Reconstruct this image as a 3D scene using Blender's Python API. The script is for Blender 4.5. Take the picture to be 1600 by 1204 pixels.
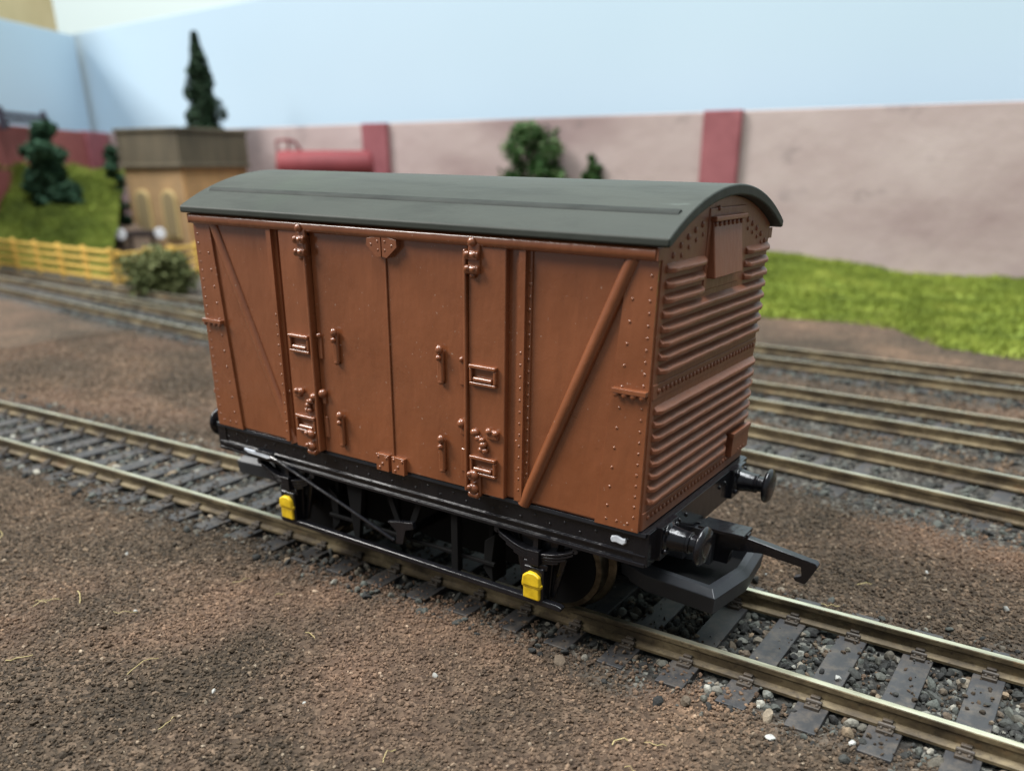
import bpy, bmesh, math, random
import numpy as np
from mathutils import Vector, Matrix, Euler

# ---------------------------------------------------------------- clearing
for o in list(bpy.data.objects):
    bpy.data.objects.remove(o)
SC = bpy.context.scene
COL = SC.collection
S = 0.001                      # everything below is written in millimetres, built in metres
rng = np.random.default_rng(7)
random.seed(7)

# ---------------------------------------------------------------- camera
FPX, SHIFT = 1309.63, 216.6 / 1600
CAM = (70.758, -94.409, 53.188)
PITCH, YAW, ROLL = 0.402, -0.588, -0.005
fw = Vector((math.sin(YAW) * math.cos(PITCH), math.cos(YAW) * math.cos(PITCH), -math.sin(PITCH)))
rt = fw.cross(Vector((0, 0, 1))).normalized()
up = rt.cross(fw)
rt, up = rt * math.cos(ROLL) + up * math.sin(ROLL), up * math.cos(ROLL) - rt * math.sin(ROLL)
cd = bpy.data.cameras.new('camera')
cam = bpy.data.objects.new('camera', cd)
COL.objects.link(cam)
m = Matrix((rt, up, -fw)).transposed().to_4x4()
m.translation = Vector(CAM) * S
cam.matrix_world = m
cd.sensor_width = 36.0
cd.lens = FPX / 1600 * 36.0
cd.shift_y = SHIFT
cd.clip_start = 0.004
cd.clip_end = 20.0
cd.dof.use_dof = True
cd.dof.focus_distance = 0.099
cd.dof.aperture_fstop = 28.0
SC.camera = cam

# ---------------------------------------------------------------- world and lamps
W = bpy.data.worlds.new('World')
SC.world = W
W.use_nodes = True
bgn = W.node_tree.nodes['Background']
bgn.inputs[0].default_value = (0.86, 0.95, 1.0, 1)
bgn.inputs[1].default_value = 0.30


def area_lamp(name, loc, target, size, power, col):
    d = bpy.data.lights.new(name, 'AREA')
    d.shape = 'RECTANGLE'
    d.size, d.size_y = size
    d.energy = power
    d.color = col
    o = bpy.data.objects.new(name, d)
    COL.objects.link(o)
    o.location = loc
    o.rotation_euler = (Vector(target) - Vector(loc)).to_track_quat('-Z', 'Y').to_euler()
    return o


area_lamp('window_light', (-1.70, -1.02, 1.80), (-0.1, 0.1, 0.0), (1.0, 1.0), 102, (1.0, 0.97, 0.93))
area_lamp('ceiling_light', (0.10, -0.10, 2.15), (-0.15, 0.15, 0.0), (1.3, 1.2), 112, (0.95, 0.98, 1.0))

SC.view_settings.view_transform = 'Standard'
SC.view_settings.look = 'None'
SC.view_settings.gamma = 1.0
SC.view_settings.exposure = 0.0
SC.view_settings.use_curve_mapping = False
try:
    SC.cycles.use_denoising = True
    SC.cycles.max_bounces = 6
    SC.cycles.sample_clamp_indirect = 4.0
except Exception:
    pass


# ================================================================ materials
def srgb(r, g, b):
    f = lambda c: (c / 255 / 12.92) if c / 255 <= 0.04045 else ((c / 255 + 0.055) / 1.055) ** 2.4
    return (f(r), f(g), f(b), 1.0)


class Mat:
    def __init__(self, name, base=(0.5, 0.5, 0.5, 1), rough=0.5, metal=0.0, coat=0.0, spec=0.5):
        self.m = bpy.data.materials.new(name)
        self.m.use_nodes = True
        self.t = self.m.node_tree
        self.b = self.t.nodes['Principled BSDF']
        self.b.inputs['Base Color'].default_value = base
        self.b.inputs['Roughness'].default_value = rough
        self.b.inputs['Metallic'].default_value = metal
        self.b.inputs['Coat Weight'].default_value = coat
        self.b.inputs['Specular IOR Level'].default_value = spec
        self.tc = self.t.nodes.new('ShaderNodeTexCoord')
        self.last_bump = None

    def n(self, typ, **kw):
        nd = self.t.nodes.new(typ)
        for k, v in kw.items():
            if hasattr(nd, k):
                setattr(nd, k, v)
            else:
                nd.inputs[k].default_value = v
        return nd

    def link(self, a, b):
        self.t.links.new(a, b)

    def noise(self, scale, detail=4.0, rough=0.6, stretch=(1, 1, 1), coord='Object', distort=0.0):
        mp = self.n('ShaderNodeMapping')
        mp.inputs['Scale'].default_value = stretch
        self.link(self.tc.outputs[coord], mp.inputs[0])
        nz = self.n('ShaderNodeTexNoise')
        nz.inputs['Scale'].default_value = scale
        nz.inputs['Detail'].default_value = detail
        nz.inputs['Roughness'].default_value = rough
        nz.inputs['Distortion'].default_value = distort
        self.link(mp.outputs[0], nz.inputs['Vector'])
        return nz.outputs[0]

    def geo_noise(self, scale, detail=4.0, rough=0.6):
        ge = self.n('ShaderNodeNewGeometry')
        nz = self.n('ShaderNodeTexNoise')
        nz.inputs['Scale'].default_value = scale
        nz.inputs['Detail'].default_value = detail
        nz.inputs['Roughness'].default_value = rough
        self.link(ge.outputs['Position'], nz.inputs['Vector'])
        return nz.outputs[0]

    def attr(self, name):
        a = self.n('ShaderNodeAttribute')
        a.attribute_name = name
        return a.outputs['Fac']

    def ramp(self, fac, stops, interp='LINEAR'):
        r = self.n('ShaderNodeValToRGB')
        r.color_ramp.interpolation = interp
        e = r.color_ramp.elements
        while len(e) < len(stops):
            e.new(0.5)
        for el, (p, c) in zip(e, stops):
            el.position = p
            el.color = c if len(c) == 4 else (*c, 1)
        self.link(fac, r.inputs[0])
        return r.outputs[0]

    def mix(self, a, b, fac, mode='MIX'):
        x = self.n('ShaderNodeMix')
        x.data_type = 'RGBA'
        x.blend_type = mode
        for v, i in ((fac, 0), (a, 6), (b, 7)):
            if hasattr(v, 'is_linked') or isinstance(v, bpy.types.NodeSocket):
                self.link(v, x.inputs[i])
            else:
                x.inputs[i].default_value = v
        return x.outputs[2]

    def color(self, sock):
        self.link(sock, self.b.inputs['Base Color'])
        return self

    def rough(self, sock, lo, hi):
        mr = self.n('ShaderNodeMapRange')
        mr.inputs['From Min'].default_value = 0.3
        mr.inputs['From Max'].default_value = 0.7
        mr.inputs['To Min'].default_value = lo
        mr.inputs['To Max'].default_value = hi
        self.link(sock, mr.inputs[0])
        self.link(mr.outputs[0], self.b.inputs['Roughness'])

    def bump(self, sock, dist_mm, strength=1.0):
        b = self.n('ShaderNodeBump')
        b.inputs['Strength'].default_value = strength
        b.inputs['Distance'].default_value = dist_mm * S
        self.link(sock, b.inputs['Height'])
        if self.last_bump:
            self.link(self.last_bump, b.inputs['Normal'])
        self.last_bump = b.outputs[0]
        self.link(self.last_bump, self.b.inputs['Normal'])
        return self


def mat_paint(name, c1, c2, r0, r1, bump=0.05, dust=0.25, coat=0.0, spec=0.5, big=90):
    M = Mat(name, rough=r0, coat=coat, spec=spec)
    M.b.inputs['Coat Roughness'].default_value = 0.06
    big = M.noise(big, 4, 0.6)
    fine = M.noise(700, 4, 0.65)
    c = M.ramp(big, [(0.3, c1), (0.7, c2)])
    specks = M.ramp(M.noise(2600, 2, 0.5), [(0.735, (0, 0, 0)), (0.76, (1, 1, 1))])
    sp = M.mix((0, 0, 0, 1), specks, dust)
    c = M.mix(c, (0.40, 0.30, 0.24, 1), sp)
    M.color(c)
    M.rough(big, r0, r1)
    M.bump(M.noise(260, 3, 0.55, (1, 1, 0.35)), bump * 2.2, 0.8)
    M.bump(fine, bump * 0.5, 0.6)
    return M.m


MT = {}
MT['bauxite'] = mat_paint('brown_paint', (0.172, 0.055, 0.0205, 1), (0.230, 0.074, 0.0270, 1), 0.24, 0.38, 0.14, 0.7, coat=0.75)
MT['bauxite_end'] = mat_paint('brown_paint_end', (0.165, 0.058, 0.027, 1), (0.215, 0.075, 0.034, 1), 0.40, 0.52, 0.10, 0.35, spec=0.5)
MT['black'] = mat_paint('black_gloss_paint', (0.006, 0.006, 0.008, 1), (0.010, 0.010, 0.012, 1), 0.12, 0.26, 0.11, 0.08, spec=0.5)
MT['black_inner'] = mat_paint('black_dull_paint', (0.003, 0.003, 0.0035, 1), (0.006, 0.006, 0.006, 1), 0.6, 0.8, 0.05, 0.05, spec=0.15)
MT['plastic'] = mat_paint('dark_grey_plastic', (0.018, 0.020, 0.024, 1), (0.028, 0.030, 0.034, 1), 0.40, 0.55, 0.03, 0.15)
MT['yellow'] = mat_paint('yellow_paint', (0.52, 0.33, 0.010, 1), (0.86, 0.58, 0.02, 1), 0.32, 0.5, 0.12, 0.0, big=650)
MT['white'] = mat_paint('white_paint', (0.42, 0.46, 0.52, 1), (0.70, 0.74, 0.78, 1), 0.4, 0.55, 0.12, 0.0, big=700)

M = Mat('grey_green_roof_paint', rough=0.6, spec=0.22)
n1 = M.noise(60, 5, 0.6, (0.5, 1, 1))
c = M.ramp(n1, [(0.3, (0.027, 0.031, 0.026, 1)), (0.7, (0.044, 0.049, 0.041, 1))])
scr = M.ramp(M.noise(420, 3, 0.7, (0.12, 1, 1), distort=1.5), [(0.70, (0, 0, 0)), (0.78, (1, 1, 1))])
c = M.mix(c, (0.15, 0.18, 0.16, 1), M.mix((0, 0, 0, 1), scr, 0.55))
c = M.mix(c, (0.012, 0.014, 0.012, 1), M.mix((0, 0, 0, 1), M.ramp(M.noise(150, 6, 0.75, (0.25, 1, 1)), [(0.50, (0, 0, 0)), (0.68, (1, 1, 1))]), 0.5))
grn = M.ramp(M.noise(35, 3, 0.5), [(0.55, (0, 0, 0)), (0.75, (1, 1, 1))])
c = M.mix(c, (0.055, 0.080, 0.048, 1), M.mix((0, 0, 0, 1), grn, 0.4))
M.color(c)
M.rough(n1, 0.50, 0.64)
M.bump(M.noise(300, 3, 0.6, (0.3, 1, 1)), 0.09, 0.8)
M.bump(M.noise(1400, 3, 0.6), 0.02, 0.6)
MT['roof'] = M.m
M = Mat('shaded_strip_paint', rough=0.7, spec=0.2)  # shade along the rain strip, put into its darker streaky colour
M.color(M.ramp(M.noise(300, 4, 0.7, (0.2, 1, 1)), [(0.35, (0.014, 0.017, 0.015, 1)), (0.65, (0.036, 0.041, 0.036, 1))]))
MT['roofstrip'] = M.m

M = Mat('rail_head_metal', rough=0.34, metal=0.85)
M.color(M.ramp(M.noise(500, 4, 0.7, (0.15, 1, 1)), [(0.35, (0.30, 0.28, 0.20, 1)), (0.5, (0.50, 0.48, 0.36, 1)), (0.65, (0.62, 0.61, 0.48, 1))]))
M.rough(M.noise(180, 4, 0.7, (0.3, 1, 1)), 0.26, 0.5)
M.bump(M.noise(2500, 2, 0.5, (0.1, 1, 1)), 0.02, 0.5)
MT['railtop'] = M.m

M = Mat('rail_side_rusty_metal', rough=0.6, metal=0.05, spec=0.3)
c = M.ramp(M.noise(260, 5, 0.7, (0.5, 1, 1)), [(0.34, (0.032, 0.023, 0.013, 1)), (0.50, (0.080, 0.059, 0.032, 1)), (0.64, (0.160, 0.125, 0.070, 1))])
c = M.mix(c, (0.16, 0.085, 0.035, 1), M.ramp(M.noise(170, 4, 0.7), [(0.60, (0, 0, 0)), (0.78, (.7, .7, .7))]))
c = M.mix(c, (0.020, 0.015, 0.010, 1), M.ramp(M.noise(1300, 4, 0.7), [(0.56, (0, 0, 0)), (0.70, (.75, .75, .75))]))
M.color(c)
M.bump(M.noise(1500, 3, 0.6), 0.06, 0.8)
MT['railside'] = M.m

M = Mat('wheel_metal', rough=0.4, metal=0.9)
M.color(M.ramp(M.noise(500, 3, 0.6), [(0.35, (0.06, 0.048, 0.033, 1)), (0.65, (0.17, 0.145, 0.10, 1))]))
MT['wheel'] = M.m

M = Mat('sleeper_plastic', rough=0.62)
c = M.ramp(M.noise(240, 5, 0.7, (0.9, 0.12, 1)), [(0.3, (0.012, 0.012, 0.013, 1)), (0.7, (0.032, 0.032, 0.034, 1))])
c = M.mix(c, (0.105, 0.083, 0.062, 1), M.mix((0, 0, 0, 1), M.ramp(M.noise(620, 5, 0.75, coord='Generated'), [(0.46, (0, 0, 0)), (0.68, (1, 1, 1))]), 0.0))
M.color(c)
c = M.mix(c, (0.100, 0.080, 0.060, 1), M.mix((0, 0, 0, 1), M.ramp(M.geo_noise(420, 6, 0.75), [(0.46, (0, 0, 0)), (0.70, (1, 1, 1))]), 0.62))
M.color(c)
M.bump(M.noise(900, 3, 0.6, (1, 0.15, 1)), 0.10, 0.8)
MT['sleeper'] = M.m

M = Mat('chair_plastic', rough=0.6)
M.color(M.ramp(M.noise(600, 4, 0.7), [(0.35, (0.018, 0.015, 0.012, 1)), (0.7, (0.075, 0.055, 0.036, 1))]))
M.bump(M.noise(1800, 3, 0.6), 0.06, 0.8)
MT['chair'] = M.m

# ground: fine brown soil that turns to dark grey ballast where the tracks lie (attribute 'bed')
M = Mat('soil_and_ballast', rough=0.95, spec=0.2)
vor = M.n('ShaderNodeTexVoronoi')
vor.inputs['Scale'].default_value = 1500
M.link(M.tc.outputs['Object'], vor.inputs['Vector'])
sep = M.n('ShaderNodeSeparateColor')
M.link(vor.outputs['Color'], sep.inputs[0])
soil = M.ramp(sep.outputs[0], [(0.0, (0.034, 0.027, 0.021, 1)), (0.45, (0.068, 0.051, 0.038, 1)), (0.8, (0.100, 0.075, 0.055, 1)), (1.0, (0.16, 0.12, 0.09, 1))])
patch = M.ramp(M.noise(28, 4, 0.6), [(0.30, (0.48, 0.48, 0.44, 1)), (0.5, (0.80, 0.76, 0.70, 1)), (0.70, (1.40, 1.20, 1.03, 1))])
soil = M.mix(soil, patch, 1.0, 'MULTIPLY')
soil = M.mix(soil, (0.148, 0.088, 0.060, 1), M.mix((0, 0, 0, 1), M.ramp(M.noise(16, 6, 0.68), [(0.50, (0, 0, 0)), (0.68, (1, 1, 1))]), 0.40))
bal = M.ramp(sep.outputs[1], [(0.0, (0.012, 0.012, 0.011, 1)), (0.5, (0.034, 0.033, 0.030, 1)), (0.85, (0.066, 0.064, 0.056, 1)), (1.0, (0.15, 0.15, 0.13, 1))])
c = M.mix(soil, bal, M.attr('bed'))
M.color(c)
M.bump(vor.outputs['Distance'], 0.5, 0.8)
M.bump(M.noise(900, 4, 0.7), 0.35, 0.7)
MT['ground'] = M.m

M = Mat('soil_grains', rough=0.9, spec=0.25)
c = M.ramp(M.attr('tint'), [(0.0, (0.034, 0.028, 0.022, 1)), (0.30, (0.072, 0.056, 0.042, 1)), (0.58, (0.115, 0.086, 0.062, 1)), (0.82, (0.165, 0.120, 0.086, 1)), (0.95, (0.24, 0.18, 0.13, 1)), (1.0, (0.34, 0.29, 0.23, 1))])
patch = M.ramp(M.noise(30, 4, 0.6), [(0.30, (0.48, 0.48, 0.44, 1)), (0.5, (0.80, 0.76, 0.70, 1)), (0.70, (1.40, 1.20, 1.03, 1))])
c = M.mix(c, patch, 1.0, 'MULTIPLY')
c = M.mix(c, (0.185, 0.106, 0.070, 1), M.mix((0, 0, 0, 1), M.ramp(M.noise(16, 6, 0.68), [(0.50, (0, 0, 0)), (0.68, (1, 1, 1))]), 0.45))
M.color(c)
M.bump(M.noise(4000, 2, 0.6), 0.04, 0.7)
MT['grains'] = M.m

M = Mat('ballast_stones', rough=0.85, spec=0.3)
c = M.ramp(M.attr('tint'), [(0.0, (0.020, 0.020, 0.019, 1)), (0.30, (0.048, 0.050, 0.045, 1)), (0.55, (0.085, 0.092, 0.080, 1)), (0.70, (0.10, 0.070, 0.045, 1)), (0.80, (0.16, 0.165, 0.145, 1)), (0.93, (0.19, 0.14, 0.09, 1)), (1.0, (0.30, 0.30, 0.26, 1))])
M.color(M.mix(c, M.ramp(M.noise(2200, 3, 0.6), [(0.3, (0.65, 0.65, 0.65, 1)), (0.7, (1.2, 1.2, 1.2, 1))]), 1.0, 'MULTIPLY'))
M.bump(M.noise(2600, 4, 0.7), 0.12, 0.9)
MT['ballast'] = M.m

M = Mat('pale_stone', rough=0.7)
M.color(M.ramp(M.noise(1500, 3, 0.6), [(0.3, (0.22, 0.22, 0.20, 1)), (0.7, (0.40, 0.40, 0.37, 1))]))
MT['pale'] = M.m
M = Mat('straw', (0.36, 0.29, 0.13, 1), 0.7)
MT['straw'] = M.m

M = Mat('grass_mat', rough=0.9, spec=0.15)
n1 = M.noise(38, 4, 0.65)
c = M.ramp(n1, [(0.28, (0.085, 0.120, 0.024, 1)), (0.5, (0.165, 0.215, 0.036, 1)), (0.72, (0.270, 0.310, 0.065, 1))])
c = M.mix(c, (0.16, 0.12, 0.05, 1), M.ramp(M.noise(14, 4, 0.6), [(0.62, (0, 0, 0)), (0.78, (0.6, 0.6, 0.6))]))
M.color(M.mix(c, M.ramp(M.attr('tint'), [(0, (0.7, 0.7, 0.7, 1)), (1, (1.3, 1.25, 1.2, 1))]), 1.0, 'MULTIPLY'))
MT['grass'] = M.m

M = Mat('olive_hill_mat', rough=0.95, spec=0.1)
c = M.ramp(M.noise(22, 5, 0.65), [(0.30, (0.060, 0.085, 0.020, 1)), (0.5, (0.150, 0.195, 0.036, 1)), (0.7, (0.27, 0.30, 0.075, 1))])
M.color(M.mix(c, M.ramp(M.attr('tint'), [(0, (0.7, 0.7, 0.7, 1)), (1, (1.3, 1.25, 1.2, 1))]), 1.0, 'MULTIPLY'))
MT['hill'] = M.m


def leafmat(name, a, b, cc):
    M = Mat(name, rough=0.75, spec=0.2)
    M.color(M.ramp(M.attr('tint'), [(0.0, a), (0.55, b), (1.0, cc)]))
    return M.m


MT['leaf_dark'] = leafmat('dark_green_foliage', (0.014, 0.036, 0.019, 1), (0.034, 0.082, 0.046, 1), (0.075, 0.145, 0.080, 1))
MT['leaf_conifer'] = leafmat('conifer_foliage', (0.008, 0.018, 0.008, 1), (0.014, 0.036, 0.015, 1), (0.03, 0.06, 0.03, 1))
MT['leaf_mid'] = leafmat('green_foliage', (0.012, 0.032, 0.008, 1), (0.034, 0.085, 0.022, 1), (0.12, 0.17, 0.07, 1))
MT['leaf_olive'] = leafmat('olive_foliage', (0.034, 0.044, 0.013, 1), (0.100, 0.115, 0.040, 1), (0.22, 0.23, 0.10, 1))
M = Mat('bark', (0.045, 0.030, 0.020, 1), 0.85)
MT['bark'] = M.m

M = Mat('pinkish_wall_paint', rough=0.85, spec=0.2)
c = M.ramp(M.noise(9, 5, 0.6, (1, 1, 2.2)), [(0.30, (0.265, 0.195, 0.192, 1)), (0.5, (0.365, 0.290, 0.280, 1)), (0.72, (0.44, 0.365, 0.352, 1))])
st = M.ramp(M.noise(26, 5, 0.65, (1, 1, 1.6)), [(0.60, (0, 0, 0)), (0.74, (1, 1, 1))])
c = M.mix(c, (0.14, 0.117, 0.118, 1), M.mix((0, 0, 0, 1), st, 0.6))
M.color(c)
M.bump(M.noise(120, 4, 0.6), 0.6, 0.5)
MT['wall'] = M.m
M = Mat('red_pillar_paint', rough=0.7)
M.color(M.ramp(M.noise(60, 4, 0.6), [(0.3, (0.180, 0.046, 0.056, 1)), (0.7, (0.270, 0.085, 0.098, 1))]))
MT['pillar'] = M.m
M = Mat('dark_red_wall_paint', rough=0.8)
M.color(M.ramp(M.noise(25, 4, 0.6), [(0.3, (0.19, 0.045, 0.040, 1)), (0.7, (0.27, 0.075, 0.065, 1))]))
MT['redwall'] = M.m
M = Mat('red_tank_paint', rough=0.65, spec=0.3)
M.color(M.ramp(M.noise(50, 4, 0.6), [(0.3, (0.120, 0.016, 0.020, 1)), (0.7, (0.175, 0.028, 0.032, 1))]))
MT['tank'] = M.m
M = Mat('pale_blue_board_paint', rough=0.8, spec=0.2)
M.color(M.ramp(M.noise(3.0, 3, 0.5), [(0.3, (0.385, 0.500, 0.590, 1)), (0.7, (0.425, 0.540, 0.625, 1))]))
MT['board'] = M.m
M = Mat('room_wall_paint', (0.47, 0.55, 0.54, 1), 0.9)
MT['roomwall'] = M.m
M = Mat('tan_cardboard', rough=0.8)
M.color(M.ramp(M.noise(20, 3, 0.5), [(0.3, (0.42, 0.33, 0.17, 1)), (0.7, (0.50, 0.40, 0.22, 1))]))
MT['cardboard'] = M.m
M = Mat('tan_stone', rough=0.85)
br = M.n('ShaderNodeTexBrick')
br.inputs['Scale'].default_value = 180
br.inputs['Color1'].default_value = (0.60, 0.325, 0.115, 1)
br.inputs['Color2'].default_value = (0.52, 0.275, 0.10, 1)
br.inputs['Mortar'].default_value = (0.36, 0.24, 0.12, 1)
M.link(M.tc.outputs['Object'], br.inputs['Vector'])
M.color(M.mix(br.outputs[0], M.ramp(M.noise(45, 4, 0.6), [(0.3, (0.7, 0.7, 0.7, 1)), (0.7, (1.15, 1.1, 1.05, 1))]), 1.0, 'MULTIPLY'))
MT['tower'] = M.m
M = Mat('weathered_tank_iron', rough=0.8)
M.color(M.ramp(M.noise(55, 5, 0.65, (1, 1, 0.3)), [(0.3, (0.046, 0.037, 0.022, 1)), (0.7, (0.115, 0.093, 0.056, 1))]))
MT['towertank'] = M.m
M = Mat('shutter_tan', (0.22, 0.17, 0.085, 1), 0.7)
MT['shutter'] = M.m
M = Mat('window_tan', (0.46, 0.345, 0.15, 1), 0.7)
MT['towerwin'] = M.m
M = Mat('yellow_fence_plastic', rough=0.6)
M.color(M.ramp(M.noise(60, 3, 0.6), [(0.3, (0.54, 0.335, 0.060, 1)), (0.7, (0.66, 0.43, 0.10, 1))]))
MT['fence'] = M.m
M = Mat('earth_mound', rough=0.95)
M.color(M.ramp(M.noise(120, 5, 0.7), [(0.3, (0.055, 0.036, 0.024, 1)), (0.7, (0.14, 0.095, 0.062, 1))]))
MT['mound'] = M.m
M = Mat('dark_timber', (0.035, 0.022, 0.018, 1), 0.75)
MT['timber'] = M.m
M = Mat('lamp_white', (0.75, 0.76, 0.78, 1), 0.5)
MT['discs'] = M.m
M = Mat('dark_ironwork', (0.03, 0.025, 0.04, 1), 0.6)
MT['iron'] = M.m


# ================================================================ object helpers
def empty(name, loc=(0, 0, 0), rot=(0, 0, 0), parent=None):
    o = bpy.data.objects.new(name, None)
    o.empty_display_size = 0.005
    COL.objects.link(o)
    o.location = Vector(loc) * S
    o.rotation_euler = rot
    if parent:
        o.parent = parent
    return o


def tag(o, label=None, cat=None, group=None, kind=None):
    for k, v in (('label', label), ('category', cat), ('group', group), ('kind', kind)):
        if v:
            o[k] = v
    return o


def copy_tree(o, parent=None):
    c = o.copy()
    COL.objects.link(c)
    c.parent = parent
    for ch in list(o.children):
        copy_tree(ch, c)
    return c


class MB:
    """collects shapes (mm) and links them as one mesh object"""

    def __init__(self):
        self.bm = bmesh.new()

    def box(self, x0, x1, y0, y1, z0, z1, rot=None, piv=None):
        r = bmesh.ops.create_cube(self.bm, size=1.0)
        vs = r['verts']
        for v in vs:
            v.co = Vector((x0 + (v.co.x + .5) * (x1 - x0), y0 + (v.co.y + .5) * (y1 - y0), z0 + (v.co.z + .5) * (z1 - z0)))
        if rot is not None:
            p = Vector(piv if piv is not None else ((x0 + x1) / 2, (y0 + y1) / 2, (z0 + z1) / 2))
            for v in vs:
                v.co = rot @ (v.co - p) + p
        return self

    def prism(self, pts, axis, a, b):
        """pts: 2D outline in the two other axes (in xyz order), extruded along axis from a to b"""
        def mk(p, t):
            if axis == 0:
                return (t, p[0], p[1])
            if axis == 1:
                return (p[0], t, p[1])
            return (p[0], p[1], t)
        v0 = [self.bm.verts.new(mk(p, a)) for p in pts]
        v1 = [self.bm.verts.new(mk(p, b)) for p in pts]
        n = len(pts)
        fs = [self.bm.faces.new(v0), self.bm.faces.new(v1[::-1])]
        for i in range(n):
            fs.append(self.bm.faces.new((v0[i], v1[i], v1[(i + 1) % n], v0[(i + 1) % n])))
        bmesh.ops.recalc_face_normals(self.bm, faces=fs)
        return self

    def cyl(self, p, q, r0, r1=None, n=16):
        p, q = Vector(p), Vector(q)
        d = q - p
        M4 = Matrix.Translation((p + q) / 2) @ d.to_track_quat('Z', 'Y').to_matrix().to_4x4()
        bmesh.ops.create_cone(self.bm, cap_ends=True, segments=n, radius1=r0, radius2=r0 if r1 is None else r1, depth=d.length, matrix=M4)
        return self

    def ball(self, p, r, n=10, sc=(1, 1, 1)):
        M4 = Matrix.Translation(p) @ Matrix.Diagonal((*sc, 1))
        bmesh.ops.create_uvsphere(self.bm, u_segments=n, v_segments=max(4, n // 2 + 1), radius=r, matrix=M4)
        return self

    def lathe(self, prof, origin, axis, n=28):
        """prof: [(r, t)] along axis direction from origin"""
        a = Vector(axis).normalized()
        e1 = a.orthogonal().normalized()
        e2 = a.cross(e1)
        o = Vector(origin)
        rings = []
        for r, t in prof:
            rings.append([self.bm.verts.new(o + a * t + (e1 * math.cos(2 * math.pi * k / n) + e2 * math.sin(2 * math.pi * k / n)) * max(r, 1e-4)) for k in range(n)])
        fs = []
        for A, B in zip(rings, rings[1:]):
            for k in range(n):
                fs.append(self.bm.faces.new((A[k], A[(k + 1) % n], B[(k + 1) % n], B[k])))
        fs.append(self.bm.faces.new(rings[0][::-1]))
        fs.append(self.bm.faces.new(rings[-1]))
        bmesh.ops.recalc_face_normals(self.bm, faces=fs)
        return self

    def tube(self, pts, r, n=8, taper=None):
        pts = [Vector(p) for p in pts]
        rings = []
        for i, p in enumerate(pts):
            d = (pts[min(i + 1, len(pts) - 1)] - pts[max(i - 1, 0)]).normalized()
            e1 = d.cross(Vector((0.13, 0.31, 0.94))).normalized()
            e2 = d.cross(e1)
            rr = r if taper is None else r + (taper - r) * i / max(1, len(pts) - 1)
            rings.append([self.bm.verts.new(p + (e1 * math.cos(2 * math.pi * k / n) + e2 * math.sin(2 * math.pi * k / n)) * rr) for k in range(n)])
        fs = []
        for A, B in zip(rings, rings[1:]):
            for k in range(n):
                fs.append(self.bm.faces.new((A[k], A[(k + 1) % n], B[(k + 1) % n], B[k])))
        fs.append(self.bm.faces.new(rings[0][::-1]))
        fs.append(self.bm.faces.new(rings[-1]))
        bmesh.ops.recalc_face_normals(self.bm, faces=fs)
        return self

    def wobble(self, amp, scale):
        for v in self.bm.verts:
            p = v.co * scale
            v.co += Vector((math.sin(p.x * 1.7 + p.z * 2.3 + p.y), math.sin(p.y * 2.1 + p.x * 1.3), math.sin(p.z * 1.9 + p.x * 2.7))) * amp
        return self

    def build(self, name, mat, parent=None, bevel=0.0, seg=2, smooth=True, angle=42, loc=None):
        me = bpy.data.meshes.new(name)
        bmesh.ops.scale(self.bm, vec=(S, S, S), verts=self.bm.verts)
        self.bm.to_mesh(me)
        self.bm.free()
        mats = mat if isinstance(mat, (list, tuple)) else [mat]
        for k in mats:
            me.materials.append(k)
        if smooth:
            me.polygons.foreach_set('use_smooth', [True] * len(me.polygons))
            me.set_sharp_from_angle(angle=math.radians(angle))
        o = bpy.data.objects.new(name, me)
        COL.objects.link(o)
        if parent:
            o.parent = parent
        if loc:
            o.location = Vector(loc) * S
        if bevel:
            b = o.modifiers.new('bevel', 'BEVEL')
            b.width = bevel * S
            b.segments = seg
            b.limit_method = 'ANGLE'
            b.angle_limit = math.radians(50)
            b.harden_normals = True
        return o


def np_mesh(name, verts, faces, mat, attrs=None, smooth=False):
    """verts (N,3) mm, faces (F,k) ints; attrs: point float attributes"""
    me = bpy.data.meshes.new(name)
    verts = np.asarray(verts, np.float32) * S
    F, k = faces.shape
    me.vertices.add(len(verts))
    me.vertices.foreach_set('co', verts.ravel())
    me.loops.add(F * k)
    me.loops.foreach_set('vertex_index', faces.astype(np.int32).ravel())
    me.polygons.add(F)
    me.polygons.foreach_set('loop_start', np.arange(0, F * k, k, dtype=np.int32))
    me.polygons.foreach_set('use_smooth', np.full(F, smooth, dtype=bool))
    me.update(calc_edges=True)
    me.validate()
    for an, av in (attrs or {}).items():
        a = me.attributes.new(an, 'FLOAT', 'POINT')
        a.data.foreach_set('value', np.asarray(av, np.float32))
    me.materials.append(mat)
    o = bpy.data.objects.new(name, me)
    COL.objects.link(o)
    return o


# ================================================================ numeric noise and ground height
_L = np.random.default_rng(3).random((256, 256))


def vnoise(x, y):
    xi, yi = np.floor(x).astype(int), np.floor(y).astype(int)
    fx, fy = x - xi, y - yi
    fx, fy = fx * fx * (3 - 2 * fx), fy * fy * (3 - 2 * fy)
    g = lambda i, j: _L[i % 256, j % 256]
    return (g(xi, yi) * (1 - fx) + g(xi + 1, yi) * fx) * (1 - fy) + (g(xi, yi + 1) * (1 - fx) + g(xi + 1, yi + 1) * fx) * fy


CURV = -1.42e-4


def main_y(x):
    return CURV * x * x


# straight tracks behind, as (x0, y0, slope)
TRK = {'A': (46.0, 73.4, -0.136), 'B': (40.0, 115.5, -0.080), 'C': (25.0, 166.5, -0.062)}


def trk_y(k, x):
    x0, y0, s = TRK[k]
    return y0 + s * (x - x0)


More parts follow.
